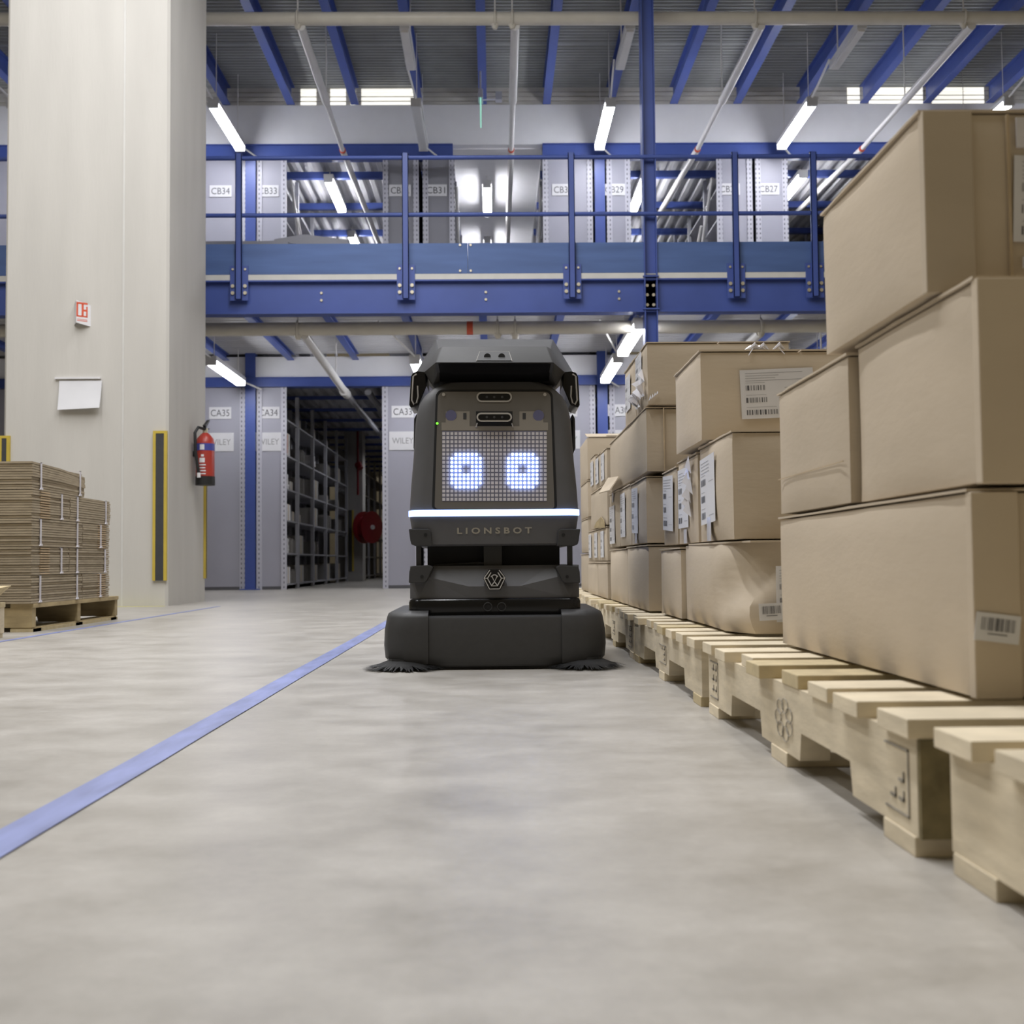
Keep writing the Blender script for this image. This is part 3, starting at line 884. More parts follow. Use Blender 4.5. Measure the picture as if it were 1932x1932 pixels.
# ================================================================== PALLETS
def make_pallet(name, label, x0, y0, lx, ly, axis='y', h=.15, mats=('wood', 'wood_end'), boards=8, seed=1, wob=.012):
    """stringers run along `axis`; deck boards lie across them"""
    rr = random.Random(seed)
    r = thing(name, label, 'pallet', (x0 + lx / 2, y0 + ly / 2, 0), 'wooden pallets on the hall floor')
    T = .022
    L, Wd = (ly, lx) if axis == 'y' else (lx, ly)

    def put(nm, a0, a1, c0, c1, z0, z1, mt, bev=.0015):
        # a along the stringers, c across
        if axis == 'y':
            return MB().box(x0 + c0, x0 + c1, y0 + a0, y0 + a1, z0, z1).build(nm, mt, r, bevel=bev)
        return MB().box(x0 + a0, x0 + a1, y0 + c0, y0 + c1, z0, z1).build(nm, mt, r, bevel=bev)
    for c in (0, Wd / 2 - .022, Wd - .045):
        n0, n1, n2, n3 = .19 * L, .40 * L, .60 * L, .81 * L
        zt, zb, zn = h - T, T, T + .042
        prof = [(0.004, zb), (n0, zb), (n0 + .01, zn), (n1 - .01, zn), (n1, zb), (n2, zb), (n2 + .01, zn), (n3 - .01, zn), (n3, zb), (L - .004, zb), (L - .004, zt), (.004, zt)]
        if axis == 'y':
            pts = [(x0 + c + .006, y0 + a, z) for a, z in prof]; vec = (.045, 0, 0)
        else:
            pts = [(x0 + a, y0 + c, z) for a, z in prof]; vec = (0, .045, 0)
        MB().prism(pts, vec).build('stringer', mats[0], r)
    bw = .098; gap = (L - boards * bw) / (boards - 1)
    for k in range(boards):
        a = k * (bw + gap)
        d0, d1 = rr.uniform(-wob, wob * .5), rr.uniform(-wob * .5, wob)
        aa = a + (rr.uniform(-.01, .01) if 0 < k < boards - 1 else 0)
        put('deck_board', aa, aa + bw * rr.uniform(.94, 1.04), d0, Wd + d1, h - T, h - rr.uniform(0, .002), mats[0] if rr.random() < .75 else mats[1])
    for a in (0.01, L / 2 - .05, L - .11):
        put('bottom_board', a, a + .1, 0.004, Wd, 0, T, mats[1] if rr.random() < .5 else mats[0])
    return r


XP = .447
pallets = []
for k, (y0, lab) in enumerate(((-.02, 'nearest pale pine pallet, empty edge at the lower right corner of the picture'),
                               (1.225, 'pine pallet under the large cartons at the right'),
                               (2.50, 'weathered pine pallet under the carton with the crushed corner'),
                               (3.72, 'pine pallet under the tall carton stack beside the robot'),
                               (4.95, 'pine pallet under the cartons behind the right of the robot'),
                               (6.17, 'farthest pine pallet of the row, under the open topped carton'))):
    pallets.append(make_pallet('pallet', lab, XP if k else .462, y0, 1.0, 1.2, 'y', .15, ('wood', 'wood_end'), 8, 11 + k, .017))
MB().box(XP + .007, XP + .05, 1.222, 1.2285, .022, .127).build('stained_shaded_end', 'wood_stain_shade', pallets[1])  # dark colour holds both stain and painted shade from the gap between pallets


def stamp(parent, X, y, z, w, h, kind):
    b = MB(); t = .0025; x = X - .0015
    if kind == 'box':
        b.box(x, x + .001, y - w / 2, y + w / 2, z + h / 2 - t, z + h / 2).box(x, x + .001, y - w / 2, y + w / 2, z - h / 2, z - h / 2 + t)
        b.box(x, x + .001, y - w / 2, y - w / 2 + t, z - h / 2, z + h / 2)
        rr = random.Random(int(y * 100))
        for i in range(3):
            for j in range(2):
                if rr.random() < .8:
                    yy, zz = y - w * .3 + j * w * .35, z - h * .3 + i * h * .28
                    b.box(x, x + .001, yy, yy + w * .22, zz, zz + h * .05).box(x, x + .001, yy, yy + t, zz, zz + h * .16)
    else:
        for k in range(7):
            a = k * 2 * math.pi / 7
            cy, cz = y + w * .32 * math.cos(a), z + h * .32 * math.sin(a)
            pts = [(x, cy + w * .17 * math.cos(q), cz + h * .17 * math.sin(q)) for q in [i * math.pi / 5 for i in range(11)]]
            b.tube(pts, .0008, 4, cap=False)
    b.build('stamp', 'stamp', parent)


stamp(pallets[1], XP + .006, 1.29, .075, .075, .075, 'box')
stamp(pallets[1], XP + .006, 1.79, .072, .11, .07, 'flower')
stamp(pallets[1], XP + .006, 2.36, .075, .08, .075, 'box')
stamp(pallets[2], XP + .006, 3.08, .07, .12, .05, 'box')
stamp(pallets[3], XP + .006, 3.82, .07, .1, .07, 'box')
stamp(pallets[3], XP + .006, 4.35, .07, .1, .05, 'box')

LP = make_pallet('pallet', 'dark worn pallet under the bundles of flat cartons at the left', -3.40, 5.62, 1.14, 1.26, 'x', .14, ('wood_old', 'wood_old'), 7, 51, .006)
for a in (5.63, 6.2, 6.76):
    MB().box(-2.36, -2.262, a, a + .1, 0, .018).build('bottom_board', 'wood_old', LP)
MB().box(-2.37, -2.258, 5.62, 6.88, .118, .1385).build('deck_board', 'wood_old', LP)
MB().box(-2.37, -2.262, 5.62, 6.88, .0, .016).build('bottom_board', 'wood_end', LP)
NP = make_pallet('pallet', 'empty pallet cut off by the left edge of the picture', -3.385, 3.95, 1.165, 1.26, 'x', .16, ('wood', 'wood_end'), 7, 57, .006)
pk = thing('loose_board', 'loose pale board lying on the empty pallet at the left edge', 'board', (-2.6, 5.1, .165))
MB().prism([(-3.3, 5.02, .163), (-2.25, 5.02, .163), (-2.175, 5.02, .226), (-3.3, 5.02, .226)], (0, .15, .01)).build('plank', 'wood_end', pk, bevel=.003)

# ================================================================== BUNDLES OF FLAT CARTONS
bundle_rows = [  # (layer from the top, y0, y1)
    (0, 5.60, 6.315), (1, 5.60, 6.09), (1, 6.10, 6.73), (2, 5.60, 6.28), (2, 6.29, 6.72), (3, 5.60, 6.09), (3, 6.10, 6.72), (4, 5.60, 6.28), (4, 6.29, 6.72)]
lname = ['topmost', 'second', 'third', 'fourth', 'lowest']
rb = random.Random(3)
for lay, y0, y1 in bundle_rows:
    zt = .838 - lay * .14
    zb = zt - .139
    front = y0 < 5.7
    lab = f'strapped bundle of flat brown cartons, {lname[lay]} layer, ' + ('only one at that height' if lay == 0 else ('nearer of the two' if front else 'farther of the two'))
    x0, x1 = -3.2, -2.262
    r = thing('carton_bundle', lab, 'carton bundle', ((x0 + x1) / 2, (y0 + y1) / 2, zb), 'bundles of flat cartons on the left pallet')
    n = 11; t = (zt - zb) / n
    b = MB(); c = MB()
    fy0 = y0 + .10 if front else y1 - .19
    for k in range(n):
        d = rb.uniform(-.004, .004); e = rb.uniform(-.004, .004)
        z0 = zb + k * t
        droop = -.03 if lay == 0 else 0
        vs = []
        for z in (z0 + .0012, z0 + t - .0012):
            for yy, dz in ((y0 + e, 0), ((y0 + y1) / 2, droop * .25), (y1 + e, droop)):
                for xx in (x0, x1 + d):
                    vs.append((xx, yy, z + dz * (k / n)))
        fs = [(0, 1, 3, 2), (2, 3, 5, 4), (6, 8, 9, 7), (8, 10, 11, 9), (0, 6, 7, 1), (4, 5, 11, 10), (1, 7, 9, 3), (3, 9, 11, 5), (0, 2, 8, 6), (2, 4, 10, 8)]
        b.add(vs, fs)
        if lay % 2 == 1 and front or (lay in (2, 4) and not front):
            c.box(x1 - .02, x1 + .0045, fy0, fy0 + .12, z0 + t * .25, z0 + t * .62)
    tag(b.build('sheet_layers', 'flat_card', r), kind='stuff')
    if c.v:
        tag(c.build('folded_edges', 'flat_fold', r), kind='stuff')
    MB().box(x0 + .02, x1 - .012, y0 + .012, y1 - .012, zb, zt - .004 + (-.008 if lay == 0 else 0)).build('core', 'flat_card', r)
    ys = (y0 + .09, y1 - .09) if y1 - y0 > .55 else ((y0 + y1) / 2 + (.12 if front else .05),)
    for yy in ys:
        s = MB(); s.box(x1 + .004, x1 + .008, yy, yy + .014, zb + .006, zt)
        s.box(x0, x1 + .008, yy, yy + .014, zt - .003, zt + .0)
        s.prism([(x1 + .005, yy - .012, zb + .004), (x1 + .005, yy + .02, zb + .004), (x1 + .005, yy + .02, zb + .014), (x1 + .005, yy, zb + .014)], (.006, 0, 0))
        s.build('strap', 'strap', r)

# ================================================================== CARTONS
def body_mesh(x0, x1, y0, y1, z0, z1, seed, bulge=.006, dent=None):
    bm = bmesh.new(); bmesh.ops.create_cube(bm, size=1.0)
    bmesh.ops.subdivide_edges(bm, edges=bm.edges[:], cuts=9, use_grid_fill=True)
    s = Vector((x1 - x0, y1 - y0, z1 - z0)); c = Vector(((x0 + x1) / 2, (y0 + y1) / 2, (z0 + z1) / 2))
    for v in bm.verts:
        u = v.co.copy()
        on = [abs(abs(u[i]) - .5) < 1e-4 for i in range(3)]
        p = Vector((u[i] * s[i] for i in range(3)))
        q = Vector((0, 0, 0))
        for i in range(3):
            j, k = (i + 1) % 3, (i + 2) % 3
            sg = 1 if u[i] > 0 else -1
            if on[i]:
                w = (1 - 4 * u[j] ** 2) * (1 - 4 * u[k] ** 2)
                if i < 2:
                    q[i] += sg * bulge * w
                if sum(on) >= 2:
                    q[i] -= sg * .003
        pos = c + p + q
        if sum(on) < 3:
            nv = noise.noise_vector(pos * 4.0 + Vector((seed, seed * 1.7, 0)))
            q += Vector((nv.x, nv.y, 0 if on[2] else nv.z)) * .0025
        pos = c + p + q
        if dent:
            pos = dent(pos)
        v.co = pos
    return bm


def carton(label, x0, x1, y0, y1, z0, z1, seed, bulge=.006, dent=None, flaps=True, tape=False, group=CARTON_GROUP, lip=.0012):
    loc = Vector(((x0 + x1) / 2, (y0 + y1) / 2, z0))
    r = thing('carton', label, 'carton', loc, group)
    zt = z1 - (.0045 if flaps else 0)
    bm = body_mesh(x0, x1, y0, y1, z0 + .001, zt, seed, bulge, dent)
    for v in bm.verts:
        v.co -= loc
    me = bpy.data.meshes.new('body'); bm.to_mesh(me); bm.free()
    me.materials.append(MAT['card'])
    me.polygons.foreach_set('use_smooth', [True] * len(me.polygons)); me.set_sharp_from_angle(angle=math.radians(40))
    link('body', me, r, loc)
    rr = random.Random(seed)
    if flaps:
        xm = (x0 + x1) / 2
        for xa, xb in ((x0 - lip, xm - .002), (xm + .002, x1 + lip)):
            b = MB(); nn = 10
            vs = []
            for i in range(nn + 1):
                t = i / nn
                wv = .0022 * noise.noise((seed + xa, t * 5, 0)); w2 = .003 * noise.noise((seed, t * 6, 4))
                y = y0 - lip * .6 + (y1 - y0 + lip * 1.2) * t
                edge = xa + w2 if xa < xm - .01 and xa < x0 + .01 else xa
                vs += [(edge, y, zt + min(wv, 0) * 0.4), (xb, y, zt), (edge, y, z1 - .0006 + min(wv, 0)), (xb, y, z1 - .0006)]
            fs = []
            for i in range(nn):
                a, d = 4 * i, 4 * i + 4
                fs += [(a, d, d + 1, a + 1), (a + 2, a + 3, d + 3, d + 2), (a, a + 2, d + 2, d), (a + 1, d + 1, d + 3, a + 3)]
            fs += [(0, 1, 3, 2), (4 * nn, 4 * nn + 2, 4 * nn + 3, 4 * nn + 1)]
            b.add(vs, fs); b.build('top_flap', 'card_edge' if False else 'card', r)
    if tape:
        ym = y0 + (y1 - y0) * tape
        MB().box(x0 - bulge - .004, x0 - bulge - .0025, ym - .02, ym + .02, z1 - .07, z1 - .002).build('packing_tape', 'plastic', r)
    return r


def label_side(parent, X, yc, zc, w, h, rot=0.0, seed=1, rows=3, name='shipping_label'):
    """paper label on a face looking at -X; seen from the aisle its left is far"""
    return label_on(parent, Vector((X, yc, zc)), Vector((0, -1, 0)), Vector((0, 0, 1)), Vector((-1, 0, 0)), w, h, rot, seed, rows, name)


def label_front(parent, xc, Y, zc, w, h, rot=0.0, seed=1, rows=3, name='shipping_label'):
    return label_on(parent, Vector((xc, Y, zc)), Vector((1, 0, 0)), Vector((0, 0, 1)), Vector((0, -1, 0)), w, h, rot, seed, rows, name)


def label_on(parent, c, u, v, n, w, h, rot, seed, rows, name):
    rr = random.Random(seed)
    cu, cv = u * math.cos(rot) + v * math.sin(rot), -u * math.sin(rot) + v * math.cos(rot)

    def quad(b, a0, a1, b0, b1, off, m):
        P = [c + cu * (a * w) + cv * (q * h) + n * off for a, q in ((a0, b0), (a1, b0), (a1, b1), (a0, b1))]
        b.add(P, [(0, 1, 2, 3)], m)
    b = MB()
    b.prism([c + cu * (a * w) + cv * (q * h) + n * .0006 for a, q in ((-.5, -.5), (.5, -.5), (.5, .5), (-.5, .5))], n * .0008, 0)
    if rows == 1:                                   # one big barcode
        a = -.38
        while a < .38:
            t = rr.uniform(.008, .035)
            quad(b, a, min(a + t, .4), -.12, .34, .0019, 1 if rr.random() < .55 else 2)
            a += t + rr.uniform(.008, .03)
        quad(b, -.22, .22, -.26, -.2, .0019, 2)
    else:
        for k in range(4):
            quad(b, -.43, -.43 + rr.uniform(.4, .8), .42 - k * .05, .428 - k * .05, .0019, 2)
        for k in range(rows):
            z0 = .08 - k * .25
            a = -.43; end = rr.uniform(-.2, -.02)
            while a < end:
                t = rr.uniform(.008, .03)
                quad(b, a, a + t, z0, z0 + .1, .0019, 1 if rr.random() < .5 else 2)
                a += t + rr.uniform(.006, .02)
            quad(b, -.43, end, z0 + .15, z0 + .156, .0019, 2)
            if rr.random() < .7:
                quad(b, .1, .42, z0 + .03, z0 + .036, .0019, 2)
    return b.build(name, ['paper', 'ink', 'ink_grey'], parent)


def tape_side(parent, X, yc, z0, z1, w=.05):
    MB().box(X - .0012, X, yc - w / 2, yc + w / 2, z0, z1).build('packing_tape', 'plastic', parent)


# --- pallet 2: the large cartons at the right
c = carton('long low carton at the foot of the right stack, barcode label at its corner', .574, 1.10, 1.37, 2.285, .151, .408, 1, .005)
MB().box(.5745, .632, 1.3605, 1.378, .153, .402).build('end_flap', 'card', c, bevel=.002)
label_front(c, .602, 1.3595, .238, .054, .034, -.13, 5, 1)
c = carton('square carton in the middle layer of the right stack, behind its neighbour', .570, 1.0, 1.812, 2.262, .409, .655, 2, .003)
MB().box(.5655, .5668, 1.83, 2.25, .480, .4815).build('crease', 'card_edge', c)
c = carton('large carton in the middle layer of the right stack, nearest the camera', .582, 1.05, 1.355, 1.802, .409, .664, 3, .004)
MB().box(.5825, .652, 1.345, 1.363, .411, .659).build('end_flap', 'card', c, bevel=.002)
c = carton('topmost carton of the right stack, the highest in the picture', .566, 1.02, 1.47, 1.92, .666, .915, 4, .004, lip=.002)
MB().box(.5665, .632, 1.460, 1.478, .668, .910).build('end_flap', 'card', c, bevel=.002)
MB().box(.678, .682, 1.4625, 1.4655, .672, .905).build('flap_crease', 'card_edge', c)
label_front(c, .76, 1.4635, .79, .15, .115, -.04, 8, 3)
MB().box(.69, .71, 1.460, 1.4625, .86, .90).build('packing_tape', 'plastic', c)
MB().box(.694, .70, 1.460, 1.4625, .70, .715).build('packing_tape', 'plastic', c)

# --- pallet 3
X3 = .545


def crush(p):
    d = max(0.0, 1 - ((p.x - X3) ** 2 + (p.y - 2.56) ** 2) ** .5 / .24)
    up_ = min(1, max(0, (p.z - .17) / .19))
    q = p.copy()
    q.x += .10 * d * d * (0.25 + .9 * up_) + .018 * d * math.sin(p.z * 40 + p.y * 18)
    q.y += .03 * d * d * up_
    return q


c = carton('carton with a crushed bulging corner on the weathered pallet', X3, 1.0, 2.56, 3.25, .151, .366, 11, .014, crush, flaps=False)
MB().prism([(X3 + .035, 2.57, .362), (X3 + .30, 2.57, .362), (X3 + .30, 3.2, .364), (X3 + .002, 3.2, .364), (X3 - .002, 2.82, .362)], (0, 0, .004)).build('top_flap', 'card', c)
label_front(c, .685, 2.543, .245, .11, .125, 0, 12, 3)
label_front(c, .618, 2.5405, .206, .056, .038, .05, 13, 1, 'barcode_label')
c = carton('plain carton at pallet level behind the crushed carton', X3 - .012, .95, 3.26, 3.66, .151, .360, 14, .008)
c = carton('brown carton with one large side label above the crushed carton', .552, 1.0, 2.62, 3.045, .367, .624, 15, .010)
label_side(c, .541, 2.865, .50, .19, .17, .03, 16)
tape_side(c, .5405, 2.85, .37, .43)
c = carton('narrow carton with torn film beside its label, centre of three in the layer', .550, .95, 3.065, 3.39, .367, .616, 17, .006)
label_side(c, .543, 3.25, .50, .17, .17, .0, 18)
b = MB()
rr = random.Random(5)
for k in range(7):
    y = 3.075 + rr.uniform(0, .05); z = .44 + k * .02
    b.add([(.540, y, z), (.530 - rr.random() * .012, y + .025, z + .02), (.540, y + .05, z + .035), (.535, y + .01, z + .05)], [(0, 1, 2, 3)])
b.build('torn_film', 'plastic', c)
tape_side(c, .5425, 3.22, .37, .41)
c = carton('narrow carton with a slanted label, farthest of three in the layer', .548, .95, 3.40, 3.68, .367, .606, 19, .005)
label_side(c, .542, 3.53, .50, .2, .17, -.05, 20)
c = carton('taped carton with a large shipping label facing the camera', .530, 1.05, 2.89, 3.30, .626, .862, 21, .004)
label_front(c, .727, 2.884, .747, .188, .126, .035, 22, 3)
b = MB()
for k in range(9):
    x = .685 + rr.uniform(-.02, .02) + (.045 if k > 6 else 0)
    b.tube([(x - .015, 2.90, .861), (x, 2.895 + rr.uniform(-.008, .008), .868 + rr.uniform(0, .008)), (x + .015, 2.90, .861)], [.003, .006, .003], 5)
b.tube([(.668, 2.889, .864), (.655, 2.884, .845)], .0012, 4).tube([(.735, 2.889, .864), (.748, 2.884, .848)], .0012, 4)
b.build('knotted_film', 'plastic', c)

# --- pallet 4
X4 = .508
carton('plain carton at pallet level, nearest end of the stack beside the robot', X4, .95, 3.765, 4.36, .151, .376, 31, .006, tape=False)
carton('plain carton at pallet level, farther half of the stack beside the robot', X4, .95, 4.37, 5.0, .151, .372, 32, .012)
c = carton('slim labelled carton in the second layer beside the robot, nearest of three', X4, .95, 3.79, 4.21, .378, .606, 33, .005)
label_side(c, X4 - .0065, 4.04, .50, .17, .16, -.03, 34); tape_side(c, X4 - .006, 4.02, .385, .43)
c = carton('slim labelled carton in the second layer beside the robot, middle of three', X4, .95, 4.225, 4.60, .378, .610, 35, .004)
label_side(c, X4 - .0055, 4.43, .50, .16, .17, 0, 36)
c = carton('slim labelled carton in the second layer beside the robot, farthest of three', X4, .95, 4.61, 5.0, .378, .614, 37, .004)
label_side(c, X4 - .0055, 4.83, .475, .2, .16, 0, 38); tape_side(c, X4 - .005, 4.8, .57, .61)
c = carton('plain wide carton with a loose flap hanging down, third layer beside the robot', X4, .98, 3.77, 4.96, .616, .835, 39, .008)
MB().prism([(X4 - .009, 4.50, .655), (X4 - .009, 4.92, .68), (X4 - .05, 4.92, .615), (X4 - .055, 4.42, .595)], (-.003, 0, .003)).build('loose_flap', 'card', c)
MB().box(.565, .568, 3.755, 3.762, .62, .83).build('flap_crease', 'card_edge', c)
c = carton('tall topmost carton beside the robot with torn film at its lower corner', .512, .99, 3.75, 4.06, .837, 1.050, 40, .004)
label_side(c, .5065, 3.92, .97, .16, .13, 0, 41)
b = MB()
for k in range(12):
    y = 3.745 + rr.uniform(0, .22); z = .85 + rr.uniform(0, .07)
    b.add([(.504, y, z), (.485 - rr.random() * .02, y + rr.uniform(-.03, .03), z + .025), (.503, y + .05, z + .05), (.50, y + .03, z)], [(0, 1, 2, 3)])
for k in range(4):
    x = .515 + k * .008
    b.add([(x, 3.744, .850 + .006 * k), (x + .008, 3.738, .86 + .006 * k), (x + .006, 3.744, .872 + .004 * k)], [(0, 1, 2)])
b.build('torn_film', 'plastic', c)
c = carton('slim topmost carton beside the robot, behind the one with torn film', .512, .95, 4.075, 4.40, .837, 1.055, 42, .004)
label_side(c, .5065, 4.24, .95, .15, .13, 0, 43)
carton('carton on top whose rim shows beside the large right stack', 1.0, 1.4, 3.78, 4.3, .837, 1.026, 44, .004)

# --- pallet 5
X5 = .498
for k, (ya, yb, za, zb, lab, kind) in enumerate((
        (5.03, 5.52, .151, .318, 'pale carton at pallet level just right of the robot, nearer of two', 0),
        (5.53, 6.08, .151, .318, 'pale carton at pallet level just right of the robot, farther of two', 0),
        (5.03, 5.36, .320, .478, 'thin labelled carton low in the stack right of the robot, nearest', 1),
        (5.37, 5.68, .320, .478, 'thin labelled carton low in the stack right of the robot, middle', 1),
        (5.69, 6.03, .320, .478, 'thin labelled carton low in the stack right of the robot, farthest', 1),
        (5.02, 5.85, .480, .668, 'wide plain carton with a torn hand hole right of the robot', 2),
        (5.0, 5.27, .670, .824, 'upright labelled carton high in the stack right of the robot, nearest', 1),
        (5.28, 5.55, .670, .830, 'upright labelled carton high in the stack right of the robot, middle', 1),
        (5.56, 5.83, .670, .850, 'upright labelled carton high in the stack right of the robot, farthest', 1))):
    c = carton(lab, X5, .9, ya, yb, za, zb, 60 + k, .003)
    if kind == 1:
        label_side(c, X5 - .0045, (ya + yb) / 2, (za + zb) / 2, .15, .12, 0, 70 + k)
    if kind == 2:
        b = MB(); b.prism([(X5 - .006, 5.05, .47), (X5 - .006, 5.6, .485), (X5 - .006, 5.45, .51), (X5 - .006, 5.2, .525), (X5 - .006, 5.07, .50)], (-.002, 0, 0))
        b.build('torn_hole', 'wood_old', c)

# --- pallet 6
for k, (ya, yb, za, zb, lab) in enumerate(((6.2, 6.75, .151, .365, 'pale carton at pallet level of the farthest stack'),
                                           (6.2, 6.7, .367, .56, 'second carton up in the farthest stack'),
                                           (6.2, 6.72, .562, .765, 'third carton up in the farthest stack'))):
    carton(lab, .512, .9, ya, yb, za, zb, 90 + k, .004)
c = carton('open topped carton at the top of the farthest stack', .512, .9, 6.2, 6.75, .767, 1.0, 95, .004, flaps=False)
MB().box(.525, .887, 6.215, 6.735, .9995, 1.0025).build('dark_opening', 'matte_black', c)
MB().prism([(.512, 6.2, 1.0), (.9, 6.2, 1.0), (.9, 6.33, 1.03), (.512, 6.33, 1.03)], (0, 0, .004)).build('top_flap', 'card', c)
MB().prism([(.62, 6.2, 1.006), (.9, 6.2, 1.006), (.9, 6.6, 1.045), (.62, 6.6, 1.045)], (0, 0, .004)).build('top_flap', 'card', c)

# ================================================================== THE ROBOT
RB = thing('cleaning_robot', 'dark grey floor cleaning robot with a glowing two-eyed screen', 'robot', (0, 3.85, 0))


def zr(py, Y):
    return at(933, py, Y).z


def hw(px, Y):
    return px * Y / F_PX


def rrect(w, y0, y1, r, z, n=6, rb_=None):
    """rounded rectangle ring in plan: half width w, front y0, back y1"""
    pts = []
    for cx_, cy_, a0 in ((w - r, y0 + r, -90), (w - r, y1 - r, 0), (-w + r, y1 - r, 90), (-w + r, y0 + r, 180)):
        for k in range(n + 1):
            a = math.radians(a0 + 90 * k / n)
            pts.append((cx_ + r * math.cos(a), cy_ + r * math.sin(a), z))
    return pts


YB = 3.42
# bumper centre and side pods
zt, zb = zr(1162, YB), zr(1258, YB)
b = MB(); wc = hw(134, YB)


def bump_ring(ins, z):
    w = wc
    pts = [(-w, 3.95, z), (-w, YB + .012 + ins, z)]
    for k in range(9):
        x = -w + 2 * w * k / 8
        pts.append((x, YB + ins + .012 * (2 * k / 8 - 1) ** 2, z))
    pts += [(w, YB + .012 + ins, z), (w, 3.95, z)]
    return pts


b.loft([bump_ring(i, z) for i, z in ((.012, zb), (.003, zb + .01), (0, zb + .03), (0, zt - .012), (.003, zt - .004), (.012, zt))])
b.build('bumper', 'bumper', RB, smooth=40)
for s in (-1, 1):
    b = MB()
    ztp, zbp = zr(1152, YB), zr(1250, YB)
    wi, wo = hw(126, YB), hw(214, YB)

    def pod(ins, z, out):
        o_ = wo - out
        prof = [(wi, 3.95), (wi, YB + .004 + ins), ((wi + o_) / 2, YB - .004 + ins), (o_ - .05, YB + .008 + ins), (o_ - .018, YB + .028 + ins), (o_ - .002, YB + .075), (o_, YB + .14), (o_, 3.9), (o_ - .03, 3.95)]
        pts = [(s * x, y, z) for x, y in prof]
        return pts if s > 0 else pts[::-1]
    b.loft([pod(i, z, o_) for i, z, o_ in ((.02, zbp - .010, .045), (.004, zbp - .004, .02), (.0, zbp + .012, .004), (0, zbp + .05, 0), (0, ztp - .06, .002), (.003, ztp - .02, .009), (.010, ztp - .008, .014), (.035, ztp, .03))])
    b.build('bumper_pod', 'bumper', RB, smooth=50)
MB().box(-.24, .24, YB + .02, 3.9, .002, .03).build('scrub_skirt', 'matte_black', RB)
# side brushes
for s in (-1, 1):
    br = MB().tube([(s * .275, 3.47, .034), (s * .275, 3.47, .018)], .05, 16).build('side_brush', 'black', RB)
    b = MB(); rr = random.Random(9 + s)
    for k in range(260):
        a = rr.uniform(0, 2 * math.pi); R1 = rr.uniform(.10, .145)
        d = Vector((math.cos(a), math.sin(a), 0)); t = Vector((-d.y, d.x, 0)) * .004
        lag = Vector((-d.y, d.x, 0)) * rr.uniform(-.02, .03)
        p0 = Vector((s * .275, 3.47, .032)) + d * .04; p1 = Vector((s * .275, 3.47, .016)) + d * .08 + lag * .4; p2 = Vector((s * .275, 3.47, rr.uniform(.001, .008))) + d * R1 + lag
        b.add([p0 - t, p0 + t, p1 + t, p1 - t, p2], [(0, 1, 2, 3), (3, 2, 4)])
    tag(b.build('bristle', 'bristle', br), kind='stuff')
# glossy sensor band
Y1 = 3.47
b = MB(); b.loft([rrect(hw(163 - i, Y1), Y1 + hw(i, Y1) * .6, 4.28, .035, z) for i, z in ((3, zr(1163, Y1)), (0, zr(1158, Y1)), (0, zr(1136, Y1)), (2, zr(1131, Y1)), (8, zr(1128.5, Y1)))])
b.build('sensor_band', 'gloss_black', RB, smooth=45)
for px in (920.5, 946.5):
    p = at(px, 1145, Y1)
    r = MB(); r.tube([(p.x + .0125 * math.cos(a), Y1 - .001, p.z + .0125 * math.sin(a)) for a in [k * math.pi / 10 for k in range(21)]], .0022, 6, cap=False)
    r.build('sonar_ring', 'body_dark', RB, smooth=60)
    MB().tube([(p.x, Y1 + .004, p.z), (p.x, Y1 - .0015, p.z)], .0095, 16).build('sonar_eye', 'matte_black', RB)
# lower body with facets
Y2 = 3.485
za, zc_ = zr(1129, Y2), zr(1067, Y2)
w2 = hw(161, Y2); b = MB()
zm = zr(1106, Y2); ze = zr(1088, Y2)
F_ = [(-hw(108, Y2), Y2 + .035, zc_), (hw(108, Y2), Y2 + .035, zc_), (hw(48, Y2), Y2 - .004, zm), (-hw(48, Y2), Y2 - .004, zm),
      (-w2 + .03, Y2 + .004, za), (w2 - .03, Y2 + .004, za), (-w2, Y2 + .04, za), (w2, Y2 + .04, za), (-w2, Y2 + .045, zc_), (w2, Y2 + .045, zc_),
      (-hw(125, Y2), Y2 + .008, ze), (hw(125, Y2), Y2 + .008, ze), (-hw(48, Y2), Y2 - .002, za), (hw(48, Y2), Y2 - .002, za),
      (-w2, 4.28, za), (w2, 4.28, za), (-w2, 4.28, zc_), (w2, 4.28, zc_)]
b.add(F_, [(0, 3, 2, 1), (3, 12, 13, 2), (0, 10, 3), (10, 4, 12, 3), (1, 2, 11), (2, 13, 5, 11), (8, 6, 4, 10), (8, 10, 0), (9, 11, 5, 7), (9, 1, 11),
           (8, 16, 14, 6), (9, 7, 15, 17), (16, 17, 15, 14), (8, 0, 1, 9, 17, 16), (6, 14, 15, 7, 5, 13, 12, 4)])
b.build('lower_body', 'body', RB)
